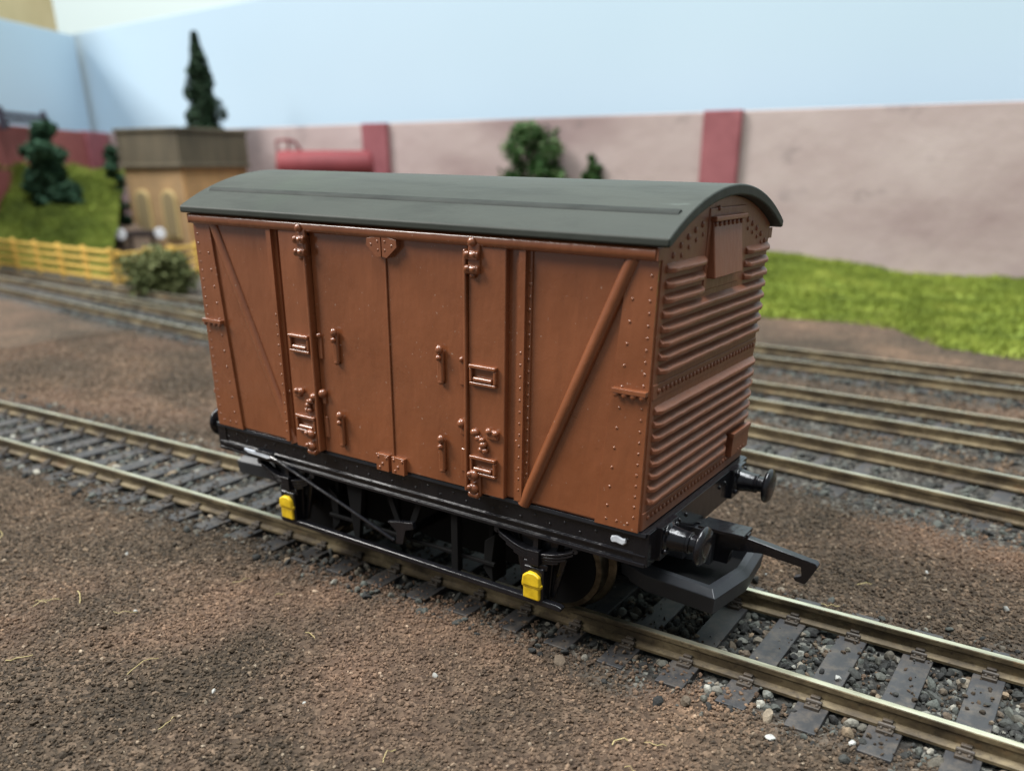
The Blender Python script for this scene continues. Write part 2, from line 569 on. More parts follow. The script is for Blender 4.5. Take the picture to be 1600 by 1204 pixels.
def bed(x, y):
    d = np.abs(y - main_y(x))
    e = d + (vnoise(x / 6, y / 6) - .5) * 6
    b = np.clip((18.5 - e) / 7.0, 0, 1)
    for k in TRK:
        d = np.abs(y - trk_y(k, x)) + (vnoise(x / 9 + 7, y / 9) - .5) * 8
        b = np.maximum(b, np.clip((23.0 - d) / 9, 0, 1) * (0.9 if k != 'C' else .75))
    return b


def ground_h(x, y):
    x, y = np.asarray(x, float), np.asarray(y, float)
    h = -3.0 + (vnoise(x / 17, y / 17) - .5) * 0.7 + (vnoise(x / 5 + 9, y / 5) - .5) * 0.35
    b = bed(x, y)
    inner = np.clip((13.2 - np.abs(y - main_y(x))) / 2, 0, 1)
    h = h * (1 - b) + (-3.45 + (vnoise(x / 4, y / 4 + 31) - .5) * 0.35) * b
    out_ = np.clip((np.abs(y - main_y(x)) - 11.0) / 2.5, 0, 1) * (np.abs(y - main_y(x)) < 26)
    h = h + (0.30 + 0.45 * out_ * vnoise(x / 3 + 5, y / 3 + 2)) * (1 - inner) * b
    return h


# ---------------------------------------------------------------- ground sheet
xs = np.unique(np.concatenate([np.arange(-1500, -260, 20.), np.arange(-260, 140, 1.), np.arange(140, 700, 20.)]))
ys = np.unique(np.concatenate([np.arange(-400, -90, 10.), np.arange(-90, 200, 1.), np.arange(200, 900, 12.)]))
X, Y = np.meshgrid(xs, ys, indexing='ij')
Z = ground_h(X, Y)
V = np.stack([X.ravel(), Y.ravel(), Z.ravel()], 1)
nx, ny = len(xs), len(ys)
I = (np.arange(nx - 1)[:, None] * ny + np.arange(ny - 1)[None, :]).ravel()
FQ = np.stack([I, I + ny, I + ny + 1, I + 1], 1)
g = np_mesh('ground', V, FQ, MT['ground'], {'bed': bed(X, Y).ravel()}, smooth=True)
tag(g, kind='structure')

# ================================================================ tracks
RAIL_PROF = [(-1.1, -2.54), (1.1, -2.54), (1.1, -2.2), (0.28, -1.9), (0.26, -0.85), (0.48, -0.65), (0.48, -0.10), (0.40, 0.0), (-0.40, 0.0), (-0.48, -0.10), (-0.48, -0.65), (-0.26, -0.85), (-0.28, -1.9), (-1.1, -2.2)]


def rail(name, pts, parent):
    """pts: centre line (x, y); rail head on z = 0"""
    bm = bmesh.new()
    rings = []
    P = [Vector((x, y, 0)) for x, y in pts]
    for i, p in enumerate(P):
        d = (P[min(i + 1, len(P) - 1)] - P[max(i - 1, 0)]).normalized()
        n = Vector((-d.y, d.x, 0))
        rings.append([bm.verts.new((p + n * a + Vector((0, 0, z))) * S) for a, z in RAIL_PROF])
    k = len(RAIL_PROF)
    for A, B in zip(rings, rings[1:]):
        for j in range(k):
            f = bm.faces.new((A[j], A[(j + 1) % k], B[(j + 1) % k], B[j]))
            f.material_index = 1 if j in (7,) else 0
    bm.faces.new(rings[0][::-1])
    bm.faces.new(rings[-1])
    bmesh.ops.recalc_face_normals(bm, faces=bm.faces)
    me = bpy.data.meshes.new(name)
    bm.to_mesh(me)
    bm.free()
    me.materials.append(MT['railside'])
    me.materials.append(MT['railtop'])
    o = bpy.data.objects.new(name, me)
    COL.objects.link(o)
    o.parent = parent
    return o


def sleeper_mesh(parent, chairs):
    b = MB()
    b.box(-1.72, 1.72, -15.0, 15.0, -4.2, -2.56)
    for v in b.bm.verts:
        v.co.x += random.uniform(-.08, .08)
    o = b.build('sleeper', MT['sleeper'], parent, bevel=0.12)
    if chairs:
        for s in (-1, 1):
            c = MB()
            for t in (-1, 1):
                yc = s * 8.73 + t * 1.35
                c.box(-0.85, 0.85, yc - 0.75, yc + 0.75, -2.7, -2.15)
                c.box(-0.55, 0.55, s * 8.73 + t * 0.55 - .28, s * 8.73 + t * 0.55 + .28, -2.5, -1.55)
                c.ball((-0.45, yc + t * 0.25, -2.12), 0.22, 8)
                c.ball((0.45, yc + t * 0.25, -2.12), 0.22, 8)
                c.cyl((-0.9, yc - t * .25, -2.0), (0.9, yc - t * .25, -2.0), 0.26, n=8)
            c.build('rail_chair', MT['chair'], o, bevel=0.1)
    return o


def make_track(label, xa, xb, yfun, sfun, step, off, chairs, group='parallel model railway tracks', skip=()):
    t = tag(empty('railway_track', (0, 0, 0)), label, 'track', group)
    n = max(2, int((xb - xa) / 12))
    xx = np.linspace(xa, xb, n)
    for s in (-1, 1):
        pts = []
        for x in xx:
            a = math.atan(sfun(x))
            pts.append((x - math.sin(a) * s * 8.73, yfun(x) + math.cos(a) * s * 8.73))
        rail('rail', pts, t)
    proto = None
    k0 = math.ceil((xa - off) / step)
    while k0 * step + off < xb:
        x = k0 * step + off
        k0 += 1
        if proto is None:
            proto = sleeper_mesh(t, chairs)
            o = proto
        else:
            o = copy_tree(proto, t)
        o.location = Vector((x, yfun(x), random.uniform(-.06, .06) - (0 if chairs else random.uniform(.35, .75)))) * S
        o.rotation_euler = (0, 0, math.atan(sfun(x)) + random.uniform(-.012, .012))
    return t


make_track('railway track under the brown goods wagon, nearest to the camera', -215, 115, main_y, lambda x: 2 * CURV * x, 7.75, 1.1, True)
for k, lab, xa, xb in (('A', 'first empty railway track behind the brown goods wagon', -470, 150),
                       ('B', 'second empty railway track behind the wagon, between two other empty tracks', -470, 150),
                       ('C', 'farthest empty railway track, nearest to the bright grass strip', -140, 150)):
    make_track(lab, xa, xb, lambda x, k=k: trk_y(k, x), lambda x, k=k: TRK[k][2], 8.2, 0.0, False)

# ================================================================ stones
_ph = (1 + 5 ** .5) / 2
ICO_V = np.array([(-1, _ph, 0), (1, _ph, 0), (-1, -_ph, 0), (1, -_ph, 0), (0, -1, _ph), (0, 1, _ph), (0, -1, -_ph), (0, 1, -_ph), (_ph, 0, -1), (_ph, 0, 1), (-_ph, 0, -1), (-_ph, 0, 1)]) / math.hypot(1, _ph)
ICO_F = np.array([(0, 11, 5), (0, 5, 1), (0, 1, 7), (0, 7, 10), (0, 10, 11), (1, 5, 9), (5, 11, 4), (11, 10, 2), (10, 7, 6), (7, 1, 8), (3, 9, 4), (3, 4, 2), (3, 2, 6), (3, 6, 8), (3, 8, 9), (4, 9, 5), (2, 4, 11), (6, 2, 10), (8, 6, 7), (9, 8, 1)])


def subdiv(V, F):
    pairs, idx, out = {}, list(), []
    nv = len(V)
    par = []
    def mid(a, b):
        k = (min(a, b), max(a, b))
        if k not in pairs:
            pairs[k] = nv + len(par)
            par.append(k)
        return pairs[k]
    for a, b, c in F:
        ab, bc, ca = mid(a, b), mid(b, c), mid(c, a)
        out += [(a, ab, ca), (b, bc, ab), (c, ca, bc), (ab, bc, ca)]
    return np.array(par), np.array(out)


SUB_PAR, SUB_F = subdiv(ICO_V, ICO_F)


def rand_rot(n):
    q = rng.normal(size=(n, 4))
    q /= np.linalg.norm(q, axis=1)[:, None]
    w, x, y, z = q.T
    return np.stack([np.stack([1 - 2 * (y * y + z * z), 2 * (x * y - z * w), 2 * (x * z + y * w)], 1),
                     np.stack([2 * (x * y + z * w), 1 - 2 * (x * x + z * z), 2 * (y * z - x * w)], 1),
                     np.stack([2 * (x * z - y * w), 2 * (y * z + x * w), 1 - 2 * (x * x + y * y)], 1)], 1)


def stones(name, P, R, tint, mat, flat=0.7, jit=0.28, label=None, cat=None, fine=False):
    n = len(P)
    v = ICO_V[None] * (1 + rng.uniform(-jit, jit, (n, 12, 1)))
    T, k = ICO_F, 12
    if fine:
        mids = (v[:, SUB_PAR[:, 0]] + v[:, SUB_PAR[:, 1]]) * .5 * (1.09 + rng.uniform(-.09, .09, (n, len(SUB_PAR), 1)))
        v = np.concatenate([v, mids], 1)
        T, k = SUB_F, 42
    sc = np.stack([R * rng.uniform(.75, 1.35, n), R * rng.uniform(.65, 1.1, n), R * rng.uniform(.5, .95, n) * flat / .7], 1)
    v = v * sc[:, None, :]
    v = np.einsum('nij,nkj->nki', rand_rot(n), v)
    v = v + P[:, None, :]
    F = (T[None] + (np.arange(n) * k)[:, None, None]).reshape(-1, 3)
    o = np_mesh(name, v.reshape(-1, 3), F, mat, {'tint': np.repeat(tint, k)})
    return tag(o, label, cat, kind='stuff')


def scatter(n, x0, x1, y0, y1):
    return rng.uniform(x0, x1, n), rng.uniform(y0, y1, n)


# brown soil grains: thick near the camera, thinner farther away
parts = []
for n, x0, x1, y0, y1, r0, r1 in ((110000, -130, 105, -85, -12, .15, .36), (38000, -235, 0, 14, 98, .20, .50), (26000, 0, 120, 12, 62, .17, .42), (9000, -120, 140, 86, 160, .35, .75), (1500, -130, 105, -85, -12, .36, .60)):
    x, y = scatter(n, x0, x1, y0, y1)
    keep = rng.random(n) > np.clip(bed(x, y) * 1.3 - .42, 0, .88)
    x, y = x[keep], y[keep]
    r = .9 * r0 + (.85 * r1 - .9 * r0) * rng.random(len(x)) ** 2.2
    parts.append(np.stack([x, y, ground_h(x, y) + r * rng.uniform(-.20, .75, len(x)), r], 1))
x, y = scatter(15000, -215, 115, -17, 16)
d = np.abs(y - main_y(x))
ph = ((x - 1.1 + 7.75 / 2) % 7.75) - 7.75 / 2
osl = (np.abs(ph) < 1.7) & (d < 14.9)
keep = (np.abs(d - 8.73) > 1.15) & (~osl | (rng.random(len(x)) < np.where(d > 10.5, .75, .26))) & (vnoise(x / 5 + 3, y / 5 + 8) > np.where(d > 10, .22, .42))
x, y, osl = x[keep], y[keep], osl[keep]
r = .12 + .26 * rng.random(len(x)) ** 2
parts.append(np.stack([x, y, np.where(osl, -2.56 + r * .30, np.minimum(ground_h(x, y) + r * .6 + .25 * rng.random(len(x)), -2.6)), r], 1))
A = np.concatenate(parts)
tint = rng.random(len(A))
tint = np.where(rng.random(len(A)) < .62, .22 + .54 * tint, tint) * (1 - .45 * bed(A[:, 0], A[:, 1]))
stones('soil_grains', A[:, :3], A[:, 3], tint, MT['grains'], label='loose reddish brown soil grains covering the ground around the tracks', cat='soil')

# ballast between and beside the sleepers of the wagon's track
n = 19000
x, y = scatter(n, -215, 115, -18.5, 17.5)
yc = main_y(x)
d = np.abs(y - yc)
ph = ((x - 1.1 + 7.75 / 2) % 7.75) - 7.75 / 2
on_sl = (np.abs(ph) < 1.65) & (d < 14.9)
keep = ((d < 10.6) | (rng.random(n) < np.where(d < 14, .45, .16))) & (~on_sl | (rng.random(n) < .05)) & (np.abs(d - 8.73) > 1.0)
x, y, on_sl, d = x[keep], y[keep], on_sl[keep], d[keep]
r = .24 + .60 * rng.random(len(x)) ** 2.6
r = np.where(on_sl, r * .45, r)
z = np.where(on_sl, -2.5 + r * .3, ground_h(x, y) + r * rng.uniform(.1, .6, len(x)))
z = np.where((~on_sl), np.minimum(z, -2.62 + .25 * rng.random(len(x))), z)
stones('ballast', np.stack([x, y, z], 1), r, rng.random(len(x)) ** 1.6, MT['ballast'], fine=True, label='grey green stone ballast lying between the sleepers under the wagon', cat='ballast')

# darker, coarser ballast on the tracks behind
parts = []
for k, (xa, xb) in {'A': (-300, 140), 'B': (-300, 140), 'C': (-130, 140)}.items():
    n = 7000
    x = rng.uniform(xa, xb, n)
    y = trk_y(k, x) + rng.uniform(-18, 18, n)
    ph = ((x + 4.1) % 8.2) - 4.1
    dd = np.abs(y - trk_y(k, x))
    keep = ((np.abs(ph) > 1.8) | (dd > 15)) & (np.abs(dd - 8.73) > 1.1)
    x, y = x[keep], y[keep]
    r = .35 + .70 * rng.random(len(x)) ** 2.4
    parts.append(np.stack([x, y, ground_h(x, y) + r * .15, r], 1))
A = np.concatenate(parts)
stones('track_ballast', A[:, :3], A[:, 3], rng.random(len(A)) ** 1.3 * .60, MT['ballast'], label='dark grey stone ballast along the empty tracks behind the wagon', cat='ballast')

# single pale pebbles, shells and straws the photo shows
pe = []
for x, y, r in ((56.2, -3.1, .95), (-47, -28, .5), (-29, -38.5, .55), (6.5, -41, .42), (15.6, -28.5, .62), (68.5, 4.5, .6), (62, 7.5, .55), (71, 27, .8), (74.5, 22, .6), (60, 33.5, .6), (-107, -4.3, .6), (-4.3, -45, .5), (53, -18.5, .7), (60.5, -14.8, .8), (-70, 62, 1.1), (-112, 64, 1.0), (64, -9.5, .9), (35, 16.4, .8), (40, 20, .6)):
    r *= .72
    pe.append((x, y, -2.55 if abs(y) < 14 else float(ground_h(x, y)) + r * .4, r))
A = np.array(pe)
stones('pale_pebbles', A[:, :3], A[:, 3], rng.random(len(A)), MT['pale'], flat=.5, fine=True, label='scattered small pale pebbles and shell chips on the soil', cat='pebbles')

b = MB()
for k in range(24):
    x, y = random.uniform(-75, 70), random.uniform(-62, -15)
    if k > 18:
        x, y = random.uniform(30, 70), random.uniform(14, 34)
    a, L, cv = random.uniform(0, 6.3), random.uniform(1.2, 4.5), random.uniform(-.5, .5)
    pts = []
    for i in range(6):
        t = i / 5
        aa = a + cv * t * 2
        pts.append((x + math.cos(aa) * L * t, y + math.sin(aa) * L * t, float(ground_h(x, y)) + .35 + .55 * math.sin(t * 3.1) * random.random()))
    b.tube(pts, random.uniform(.04, .075), n=5)
tag(b.build('straw_fibres', MT['straw']), 'fine dry straw fibres scattered over the soil', 'straw', kind='stuff')

# ================================================================ the goods wagon
PW = 0.022
wag = tag(empty('goods_wagon', (0, 0, 0), (0, PW, 0)), 'brown ventilated railway goods wagon with a curved grey roof, standing on the track', 'wagon')
BX, BY, ZB = 35.05, 16.1, 16.8
ROOF_R, ROOF_TOP = 36.3, 52.3


def arc_z(y, top=ROOF_TOP, R=ROOF_R):
    return top - (R - math.sqrt(R * R - y * y))


# body shell: arched profile along x
under = [(y, arc_z(y, ROOF_TOP - 1.1)) for y in np.linspace(BY, -BY, 25)]
b = MB().prism([(-BY, ZB), (BY, ZB)] + under, 0, -BX, BX)
body = b.build('body', MT['bauxite'], wag, bevel=0.45, seg=3)


def rivet(b, x, y, z, r=.24, sc=(1, .55, 1)):
    b.ball((x, y, z), r * 1.12, 10, sc)


def side_details(parent):
    """details of one long side, facing -y, under an Empty-free parent (the far side is a turned copy)"""
    Y0 = -BY
    out = []
    # cornice under the eaves
    prof = [(-15.6, 45.6), (-16.8, 45.6), (-17.05, 45.75), (-17.2, 46.1), (-17.2, 46.5), (-17.05, 46.8), (-16.8, 46.93), (-15.6, 46.93)]
    b = MB().prism(prof, 0, -34.95, 34.95)
    out.append(b.build('cornice', MT['bauxite'], parent, bevel=.12))
    for s in (-1, 1):
        # corner plate, wider at the foot
        b = MB().prism([(s * 31.7, 45.7), (s * 35.0, 45.7), (s * 35.0, ZB + .05), (s * 29.6, ZB + .05)], 1, Y0 + .3, Y0 - .32)
        z = 44.2
        while z > 18:
            rivet(b, s * 34.35, Y0 - .30, z, .15)
            z -= 1.22
        z = 41.8
        while z > 18:
            rivet(b, s * (31.9 - (45.7 - z) / 28.9 * 1.7 + .75), Y0 - .31, z, .16)
            z -= 2.25
        for i in range(3):
            rivet(b, s * (31.0 + i * 1.35), Y0 - .31, 17.7, .15)
        cp = b.build('corner_plate', MT['bauxite'], parent, bevel=.14)
        out.append(cp)
        b = MB().box(s * 31.0 if s > 0 else -34.95, s * 34.95 if s > 0 else -31.0, Y0 - 1.0, Y0 + .2, 32.25, 32.75)
        for i in range(4):
            rivet(b, s * (31.45 + i * 1.02), Y0 - .78, 32.1, .32)
        b.build('rivet_bracket', MT['bauxite'], cp, bevel=.2)
        # diagonal strut (rounded)
        dep = .85 if s > 0 else .45
        wd = .78
        p0, p1 = Vector((s * 19.95, 0, ZB - .1)), Vector((s * 32.2, 0, 45.75))
        if s < 0:
            p0 = Vector((-18.9, 0, ZB))
            p1 = Vector((-31.2, 0, 45.75))
        d = (p1 - p0).normalized()
        nrm = Vector((-d.z, 0, d.x))
        b = MB()
        rings = []
        for p in (p0, p1):
            rr = []
            for k in range(9):
                a = math.pi * k / 8
                q = p + nrm * math.cos(a) * wd
                rr.append(b.bm.verts.new((q.x, Y0 + .05 - math.sin(a) ** .8 * dep, q.z)))
            rr.append(b.bm.verts.new((p.x - nrm.x * wd * .9, Y0 + .4, p.z - nrm.z * wd * .9)))
            rr.append(b.bm.verts.new((p.x + nrm.x * wd * .9, Y0 + .4, p.z + nrm.z * wd * .9)))
            rings.append(rr)
        n = 11
        fs = [b.bm.faces.new((rings[0][k], rings[0][(k + 1) % n], rings[1][(k + 1) % n], rings[1][k])) for k in range(n)]
        fs += [b.bm.faces.new(rings[0][::-1]), b.bm.faces.new(rings[1])]
        bmesh.ops.recalc_face_normals(b.bm, faces=fs)
        out.append(b.build('diagonal_strut', MT['bauxite'], parent, angle=60))
        # T-section stanchion with rivets
        xc = s * 19.55
        b = MB().box(xc - .95, xc + .95, Y0 - .22, Y0 + .3, ZB + .08, 45.72)
        b.box(xc - .42, xc + .42, Y0 - .75, Y0 - .1, ZB + .4, 45.70)
        z = 43.5
        while z > 18:
            rivet(b, xc + s * .72, Y0 - .2, z, .17)
            rivet(b, xc - s * .02, Y0 - .72, z - .6, .15) if z < 36 else None
            z -= 1.35
        rivet(b, xc - s * .70, Y0 - .22, 24.3, .22)
        out.append(b.build('stanchion', MT['bauxite'], parent, bevel=.22, seg=3))
        # raised door post panel with its ridge
        xa, xb = (12.4, 17.5) if s > 0 else (-17.7, -13.1)
        b = MB().box(xa, xb, Y0 - .75, Y0 + .3, ZB + .06, 45.73)
        post = b.build('door_post', MT['bauxite'], parent, bevel=.16)
        out.append(post)
        xr = 12.15 if s > 0 else -12.9
        b = MB().box(xr - .22, xr + .22, Y0 - 1.2, Y0 + .25, ZB + .12, 45.3)
        b.build('door_strap', MT['bauxite'], post, bevel=.18)
        # upper hinge: stack of rounded knuckles
        hx = s * 13.35
        b = MB()
        b.box(hx - .75, hx + .85, Y0 - 1.1, Y0 - .5, 42.9, 46.0)
        b.ball((hx - .1, Y0 - 1.15, 46.1), .54, 14, (1, .8, 1))
        for zz in (44.7, 43.2):
            b.cyl((hx - 1.05, Y0 - 1.1, zz), (hx + .85, Y0 - 1.1, zz), .50, n=14)
            b.ball((hx - .5, Y0 - 1.45, zz + .15), .36, 12)
            b.ball((hx + .4, Y0 - 1.42, zz + .15), .34, 12)
        b.ball((hx - .1, Y0 - 1.0, 42.6), .36, 12)
        b.build('hinge', MT['bauxite'], post, bevel=.2)
        # lower hinge
        hx = s * 13.5 if s > 0 else -14.1
        b = MB()
        b.box(hx - .7, hx + .8, Y0 - 1.1, Y0 - .5, ZB - .3, 19.6)
        for zz in (19.3, 17.6):
            b.ball((hx - .1, Y0 - 1.35, zz), .72, 14, (1.05, .8, .95))
            b.ball((hx - .3, Y0 - 1.85, zz + .25), .34, 10)
        b.cyl((hx - .8, Y0 - 1.2, 16.75), (hx + .7, Y0 - 1.2, 16.75), .42, n=12)
        b.build('hinge', MT['bauxite'], post, bevel=.2)
        # two label frames
        fx0, fx1 = (12.75, 16.5) if s > 0 else (-17.0, -13.35)
        for z0, z1 in ((30.3, 32.75), (19.3, 21.75)):
            b = MB()
            ya, yb = Y0 - 1.22, Y0 - .6
            b.box(fx0, fx1, ya - .12, yb, z1 - .46, z1)
            b.box(fx0, fx1, ya, yb, z0, z0 + .4)
            b.box(fx0, fx0 + .4, ya, yb, z0 + .39, z1 - .45)
            b.box(fx1 - .4, fx1, ya, yb, z0 + .39, z1 - .45)
            b.cyl((fx0 + .55, Y0 - .95, z0 + .72), (fx1 - .55, Y0 - .95, z0 + .72), .34, n=12)
            b.build('label_frame', MT['bauxite'], post, bevel=.14)
        # latch cluster in mid height and its stud
        lx = s * 14.6
        b = MB()
        for dx, dz, r in ((-1.5 * s, 1.0, .55), (-.9 * s, .35, .45), (0, -.35, .48), (.35 * s, -1.05, .40), (-.35 * s, -1.0, .42), (-.25 * s, .2, .4)):
            b.ball((lx + dx * .8, Y0 - .95, 23.6 + dz), r, 12, (1.1, .9, .9))
        b.box(lx + (.5 if s > 0 else -2.5), lx + (2.2 if s > 0 else -1.2), Y0 - 1.15, Y0 - .6, 24.1, 25.3)
        b.ball((lx + s * .9, Y0 - 1.1, 25.1), .45, 10)
        b.ball((lx + s * 1.9, Y0 - 1.1, 25.0), .40, 10)
        b.build('latch', MT['bauxite'], post, bevel=.25, seg=3)
        # door leaf with handles
        xa, xb = (0.05, 11.95) if s > 0 else (-12.6, -0.15)
        b = MB().box(xa, xb, Y0 - .20, Y0 + .3, ZB + .1, 45.71)
        door = b.build('door', MT['bauxite'], parent, bevel=.12)
        out.append(door)
        if s > 0:
            MB().box(-.2, .08, Y0 - .42, Y0 + .2, ZB + .15, 45.6).build('cover_strip', MT['bauxite'], door, bevel=.1)
        hx = 8.1 if s > 0 else -9.0
        for z0, z1 in ((29.7, 34.0), (18.5, 23.0)):
            b = MB()
            b.box(hx - .5, hx + .5, Y0 - .78, Y0 - .1, z0, z1 - .3)
            b.ball((hx - .02, Y0 - .72, z1 - .35), .52, 14, (1, .85, 1.1))
            b.ball((hx + .05, Y0 - .95, z1 - 1.25), .38, 12)
            b.ball((hx, Y0 - .55, z0 + .1), .45, 12, (1, .6, .8))
            b.build('door_handle', MT['bauxite'], door, bevel=.32, seg=3)
        # studs beside the strap
        b = MB()
        sx = 11.2 if s > 0 else -12.0
        b.ball((sx, Y0 - .55, 25.2), .62, 14)
        b.box(sx - .35, sx + .4, Y0 - .5, Y0 - .1, 23.7, 25.2)
        b.box(sx - .4, sx + .35, Y0 - .45, Y0 - .1, 29.8, 33.0)
        b.ball((sx, Y0 - .45, 32.9), .36, 10)
        b.box(sx - .35, sx + .4, Y0 - .42, Y0 - .1, 19.0, 22.0)
        b.build('door_catch', MT['bauxite'], door, bevel=.2)
        # triangular stop at the head, square one at the foot
        c0 = .03 if s > 0 else -.13
        b = MB().prism([(c0, 45.9), (c0 + s * 2.2, 45.6), (c0 + s * 2.3, 44.8), (c0 + s * .7, 43.5), (c0, 43.6)], 1, Y0 - .1, Y0 - .95)
        for px, pz in ((1.5, 44.9), (.45, 44.35), (.5, 45.3)):
            rivet(b, c0 + s * px, Y0 - .92, pz, .16)
        b.build('door_stop', MT['bauxite'], door, bevel=.22, seg=3)
        b = MB()
        c1 = .95 if s > 0 else -1.7
        b.box(c1 - 1.05, c1 + 1.05, Y0 - .8, Y0 - .1, 16.5, 18.75)
        for px, pz in ((-.7, 18.35), (.7, 18.35), (0, 17.5), (-.5, 16.9)):
            rivet(b, c1 + px, Y0 - .8, pz, .19)
        b.build('door_stop', MT['bauxite'], door, bevel=.3, seg=3)
    return out


def turned(o):
    """the same part on the opposite side, turned half round about the wagon's middle"""
    c = copy_tree(o, wag)
    c.matrix_local = Matrix.Rotation(math.pi, 4, 'Z') @ o.matrix_local
    return c


near = side_details(wag)


# ---- corrugated end (built for +x)
def end_details(parent):
    X0 = BX
    out = []
    zs = [44.85, 43.35, 41.9, 40.45, 39.0, 37.55, 36.15, 34.75, 30.45, 29.0, 27.55, 26.1, 24.65, 23.2, 21.75, 20.3]
    b = MB()

    def rib(y0, y1, z):
        hw, dp, e = .56, .86, .5
        n = max(4, int((y1 - y0) / 1.3))
        rings = []
        for i in range(n + 1):
            y = y0 + (y1 - y0) * i / n
            k = .50 if i == 0 else (.55 if i == n else 1.0)
            yy = y + (e * .0 if 0 < i < n else 0)
            j = [random.uniform(-.035, .035) for _ in range(4)]
            rings.append([b.bm.verts.new((X0 - .1, yy, z - hw)), b.bm.verts.new((X0 + dp * k + j[0], yy, z - .44 + j[1])), b.bm.verts.new((X0 + dp * k + j[2], yy, z - .02 + j[3])), b.bm.verts.new((X0 - .1, yy, z + hw))])
            if i == 0:
                y0e = y0 + e
                rings.append([b.bm.verts.new((X0 - .1, y0e, z - hw)), b.bm.verts.new((X0 + dp, y0e, z - .44)), b.bm.verts.new((X0 + dp, y0e, z - .02)), b.bm.verts.new((X0 - .1, y0e, z + hw))])
        fs = []
        for A, B in zip(rings, rings[1:]):
            fs += [b.bm.faces.new((A[k], A[(k + 1) % 4], B[(k + 1) % 4], B[k])) for k in range(4)]
        fs += [b.bm.faces.new(rings[0][::-1]), b.bm.faces.new(rings[-1])]
        bmesh.ops.recalc_face_normals(b.bm, faces=fs)
    for i, z in enumerate(zs):
        if i < 3:
            rib(-15.0, -5.0, z)
            rib(7.9, 16.0, z)
        elif i >= 14:
            rib(-15.2, 8.3, z)
        else:
            rib(-15.1, 16.0, z)
    out.append(b.build('corrugation', MT['bauxite_end'], parent, bevel=.13, seg=2, angle=55))
    sheet = [(-BY + .12, ZB + .1), (BY - .12, ZB + .1)] + [(y, arc_z(y, ROOF_TOP - 1.2)) for y in np.linspace(BY - .12, -BY + .12, 25)]
    b = MB().prism(sheet, 0, X0 - .3, X0 + .1)
    for sy in (-1, 1):
        b.box(X0 - .08, X0 + .13, min(sy * 17.12, sy * 15.8), max(sy * 17.12, sy * 15.8), 45.65, 46.88)
    out.append(b.build('end_sheet', MT['bauxite_end'], parent, bevel=.06))
    # riveted seam plates: middle, foot, and along the arch
    b = MB()
    b.box(X0 - .2, X0 + .22, -15.9, 15.9, 31.7, 33.3)
    b.box(X0 - .2, X0 + .20, -15.9, 15.9, ZB + .1, 19.0)
    y = -14.6
    while y < 15.4:
        rivet(b, X0 + .24, y, 32.5, .30, (.6, 1, 1))
        rivet(b, X0 + .22, y, 18.2, .30, (.6, 1, 1))
        y += 1.05
    y = -13.6
    while y < 15:
        if not (-6.0 < y < 6.4):
            rivet(b, X0 + .12, y, arc_z(y, 49.2, 30), .30, (.6, 1, 1))
            rivet(b, X0 + .12, y + .35, arc_z(y, 48.2, 30), .22, (.6, 1, 1))
        y += 1.75
    rivet(b, X0 + .26, -2.6, 49.9, .28, (.6, 1, 1))
    out.append(b.build('seam_plate', MT['bauxite_end'], parent, bevel=.12))
    # sloping ventilator hood
    b = MB()
    top, bot = 48.7, 42.8
    b.prism([(X0 - .2, top), (X0 + .45, top), (X0 + 1.25, bot), (X0 - .2, bot)], 1, -4.3, 4.4)
    hood = b.build('ventilator_hood', MT['bauxite_end'], parent, bevel=.16)
    out.append(hood)
    b = MB().box(X0 - .1, X0 + .95, -4.8, 4.9, 48.65, 49.15)
    for i in range(7):
        rivet(b, X0 + .55, -3.9 + i * 1.3, 48.35, .26, (.6, 1, 1))
    b.build('hood_ledge', MT['bauxite_end'], hood, bevel=.15)
    b = MB().box(X0 - .2, X0 + .25, -5.0, 6.0, 41.5, 50.0)
    out.append(b.build('hood_backing_plate', MT['bauxite_end'], parent, bevel=.15))
    # small box at the foot
    b = MB().box(X0 - .1, X0 + .95, 9.4, 15.6, 18.6, 21.7)
    b.box(X0 + .3, X0 + 1.1, 9.1, 15.8, 21.3, 21.9)
    for i in (0, 1, 2):
        rivet(b, X0 + .93, 11.8 + i * 1.0, 19.1, .2, (.6, 1, 1))
    out.append(b.build('label_box', MT['bauxite_end'], parent, bevel=.15))
    return out


ends = end_details(wag)

# ---- roof
outer = [(y, arc_z(y)) for y in np.linspace(17.5, -17.5, 33)]
inner = [(y, arc_z(y, ROOF_TOP - 1.15)) for y in np.linspace(-16.6, 16.6, 33)]
prof = outer + [(-17.52, 47.0), (-17.15, 46.95)] + inner + [(17.15, 46.95), (17.52, 47.0)]
prof = [(y, max(z, 46.9)) for y, z in prof]
roof = MB().prism(prof, 0, -36.1, 36.35).build('roof', MT['roof'], wag, bevel=.22, seg=3)
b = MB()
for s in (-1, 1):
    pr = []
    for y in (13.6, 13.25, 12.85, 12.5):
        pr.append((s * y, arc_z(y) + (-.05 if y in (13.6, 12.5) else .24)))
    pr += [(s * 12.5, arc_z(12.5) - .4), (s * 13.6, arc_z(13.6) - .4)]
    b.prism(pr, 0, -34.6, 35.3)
b.build('rain_strip', MT['roofstrip'], roof, bevel=.08)


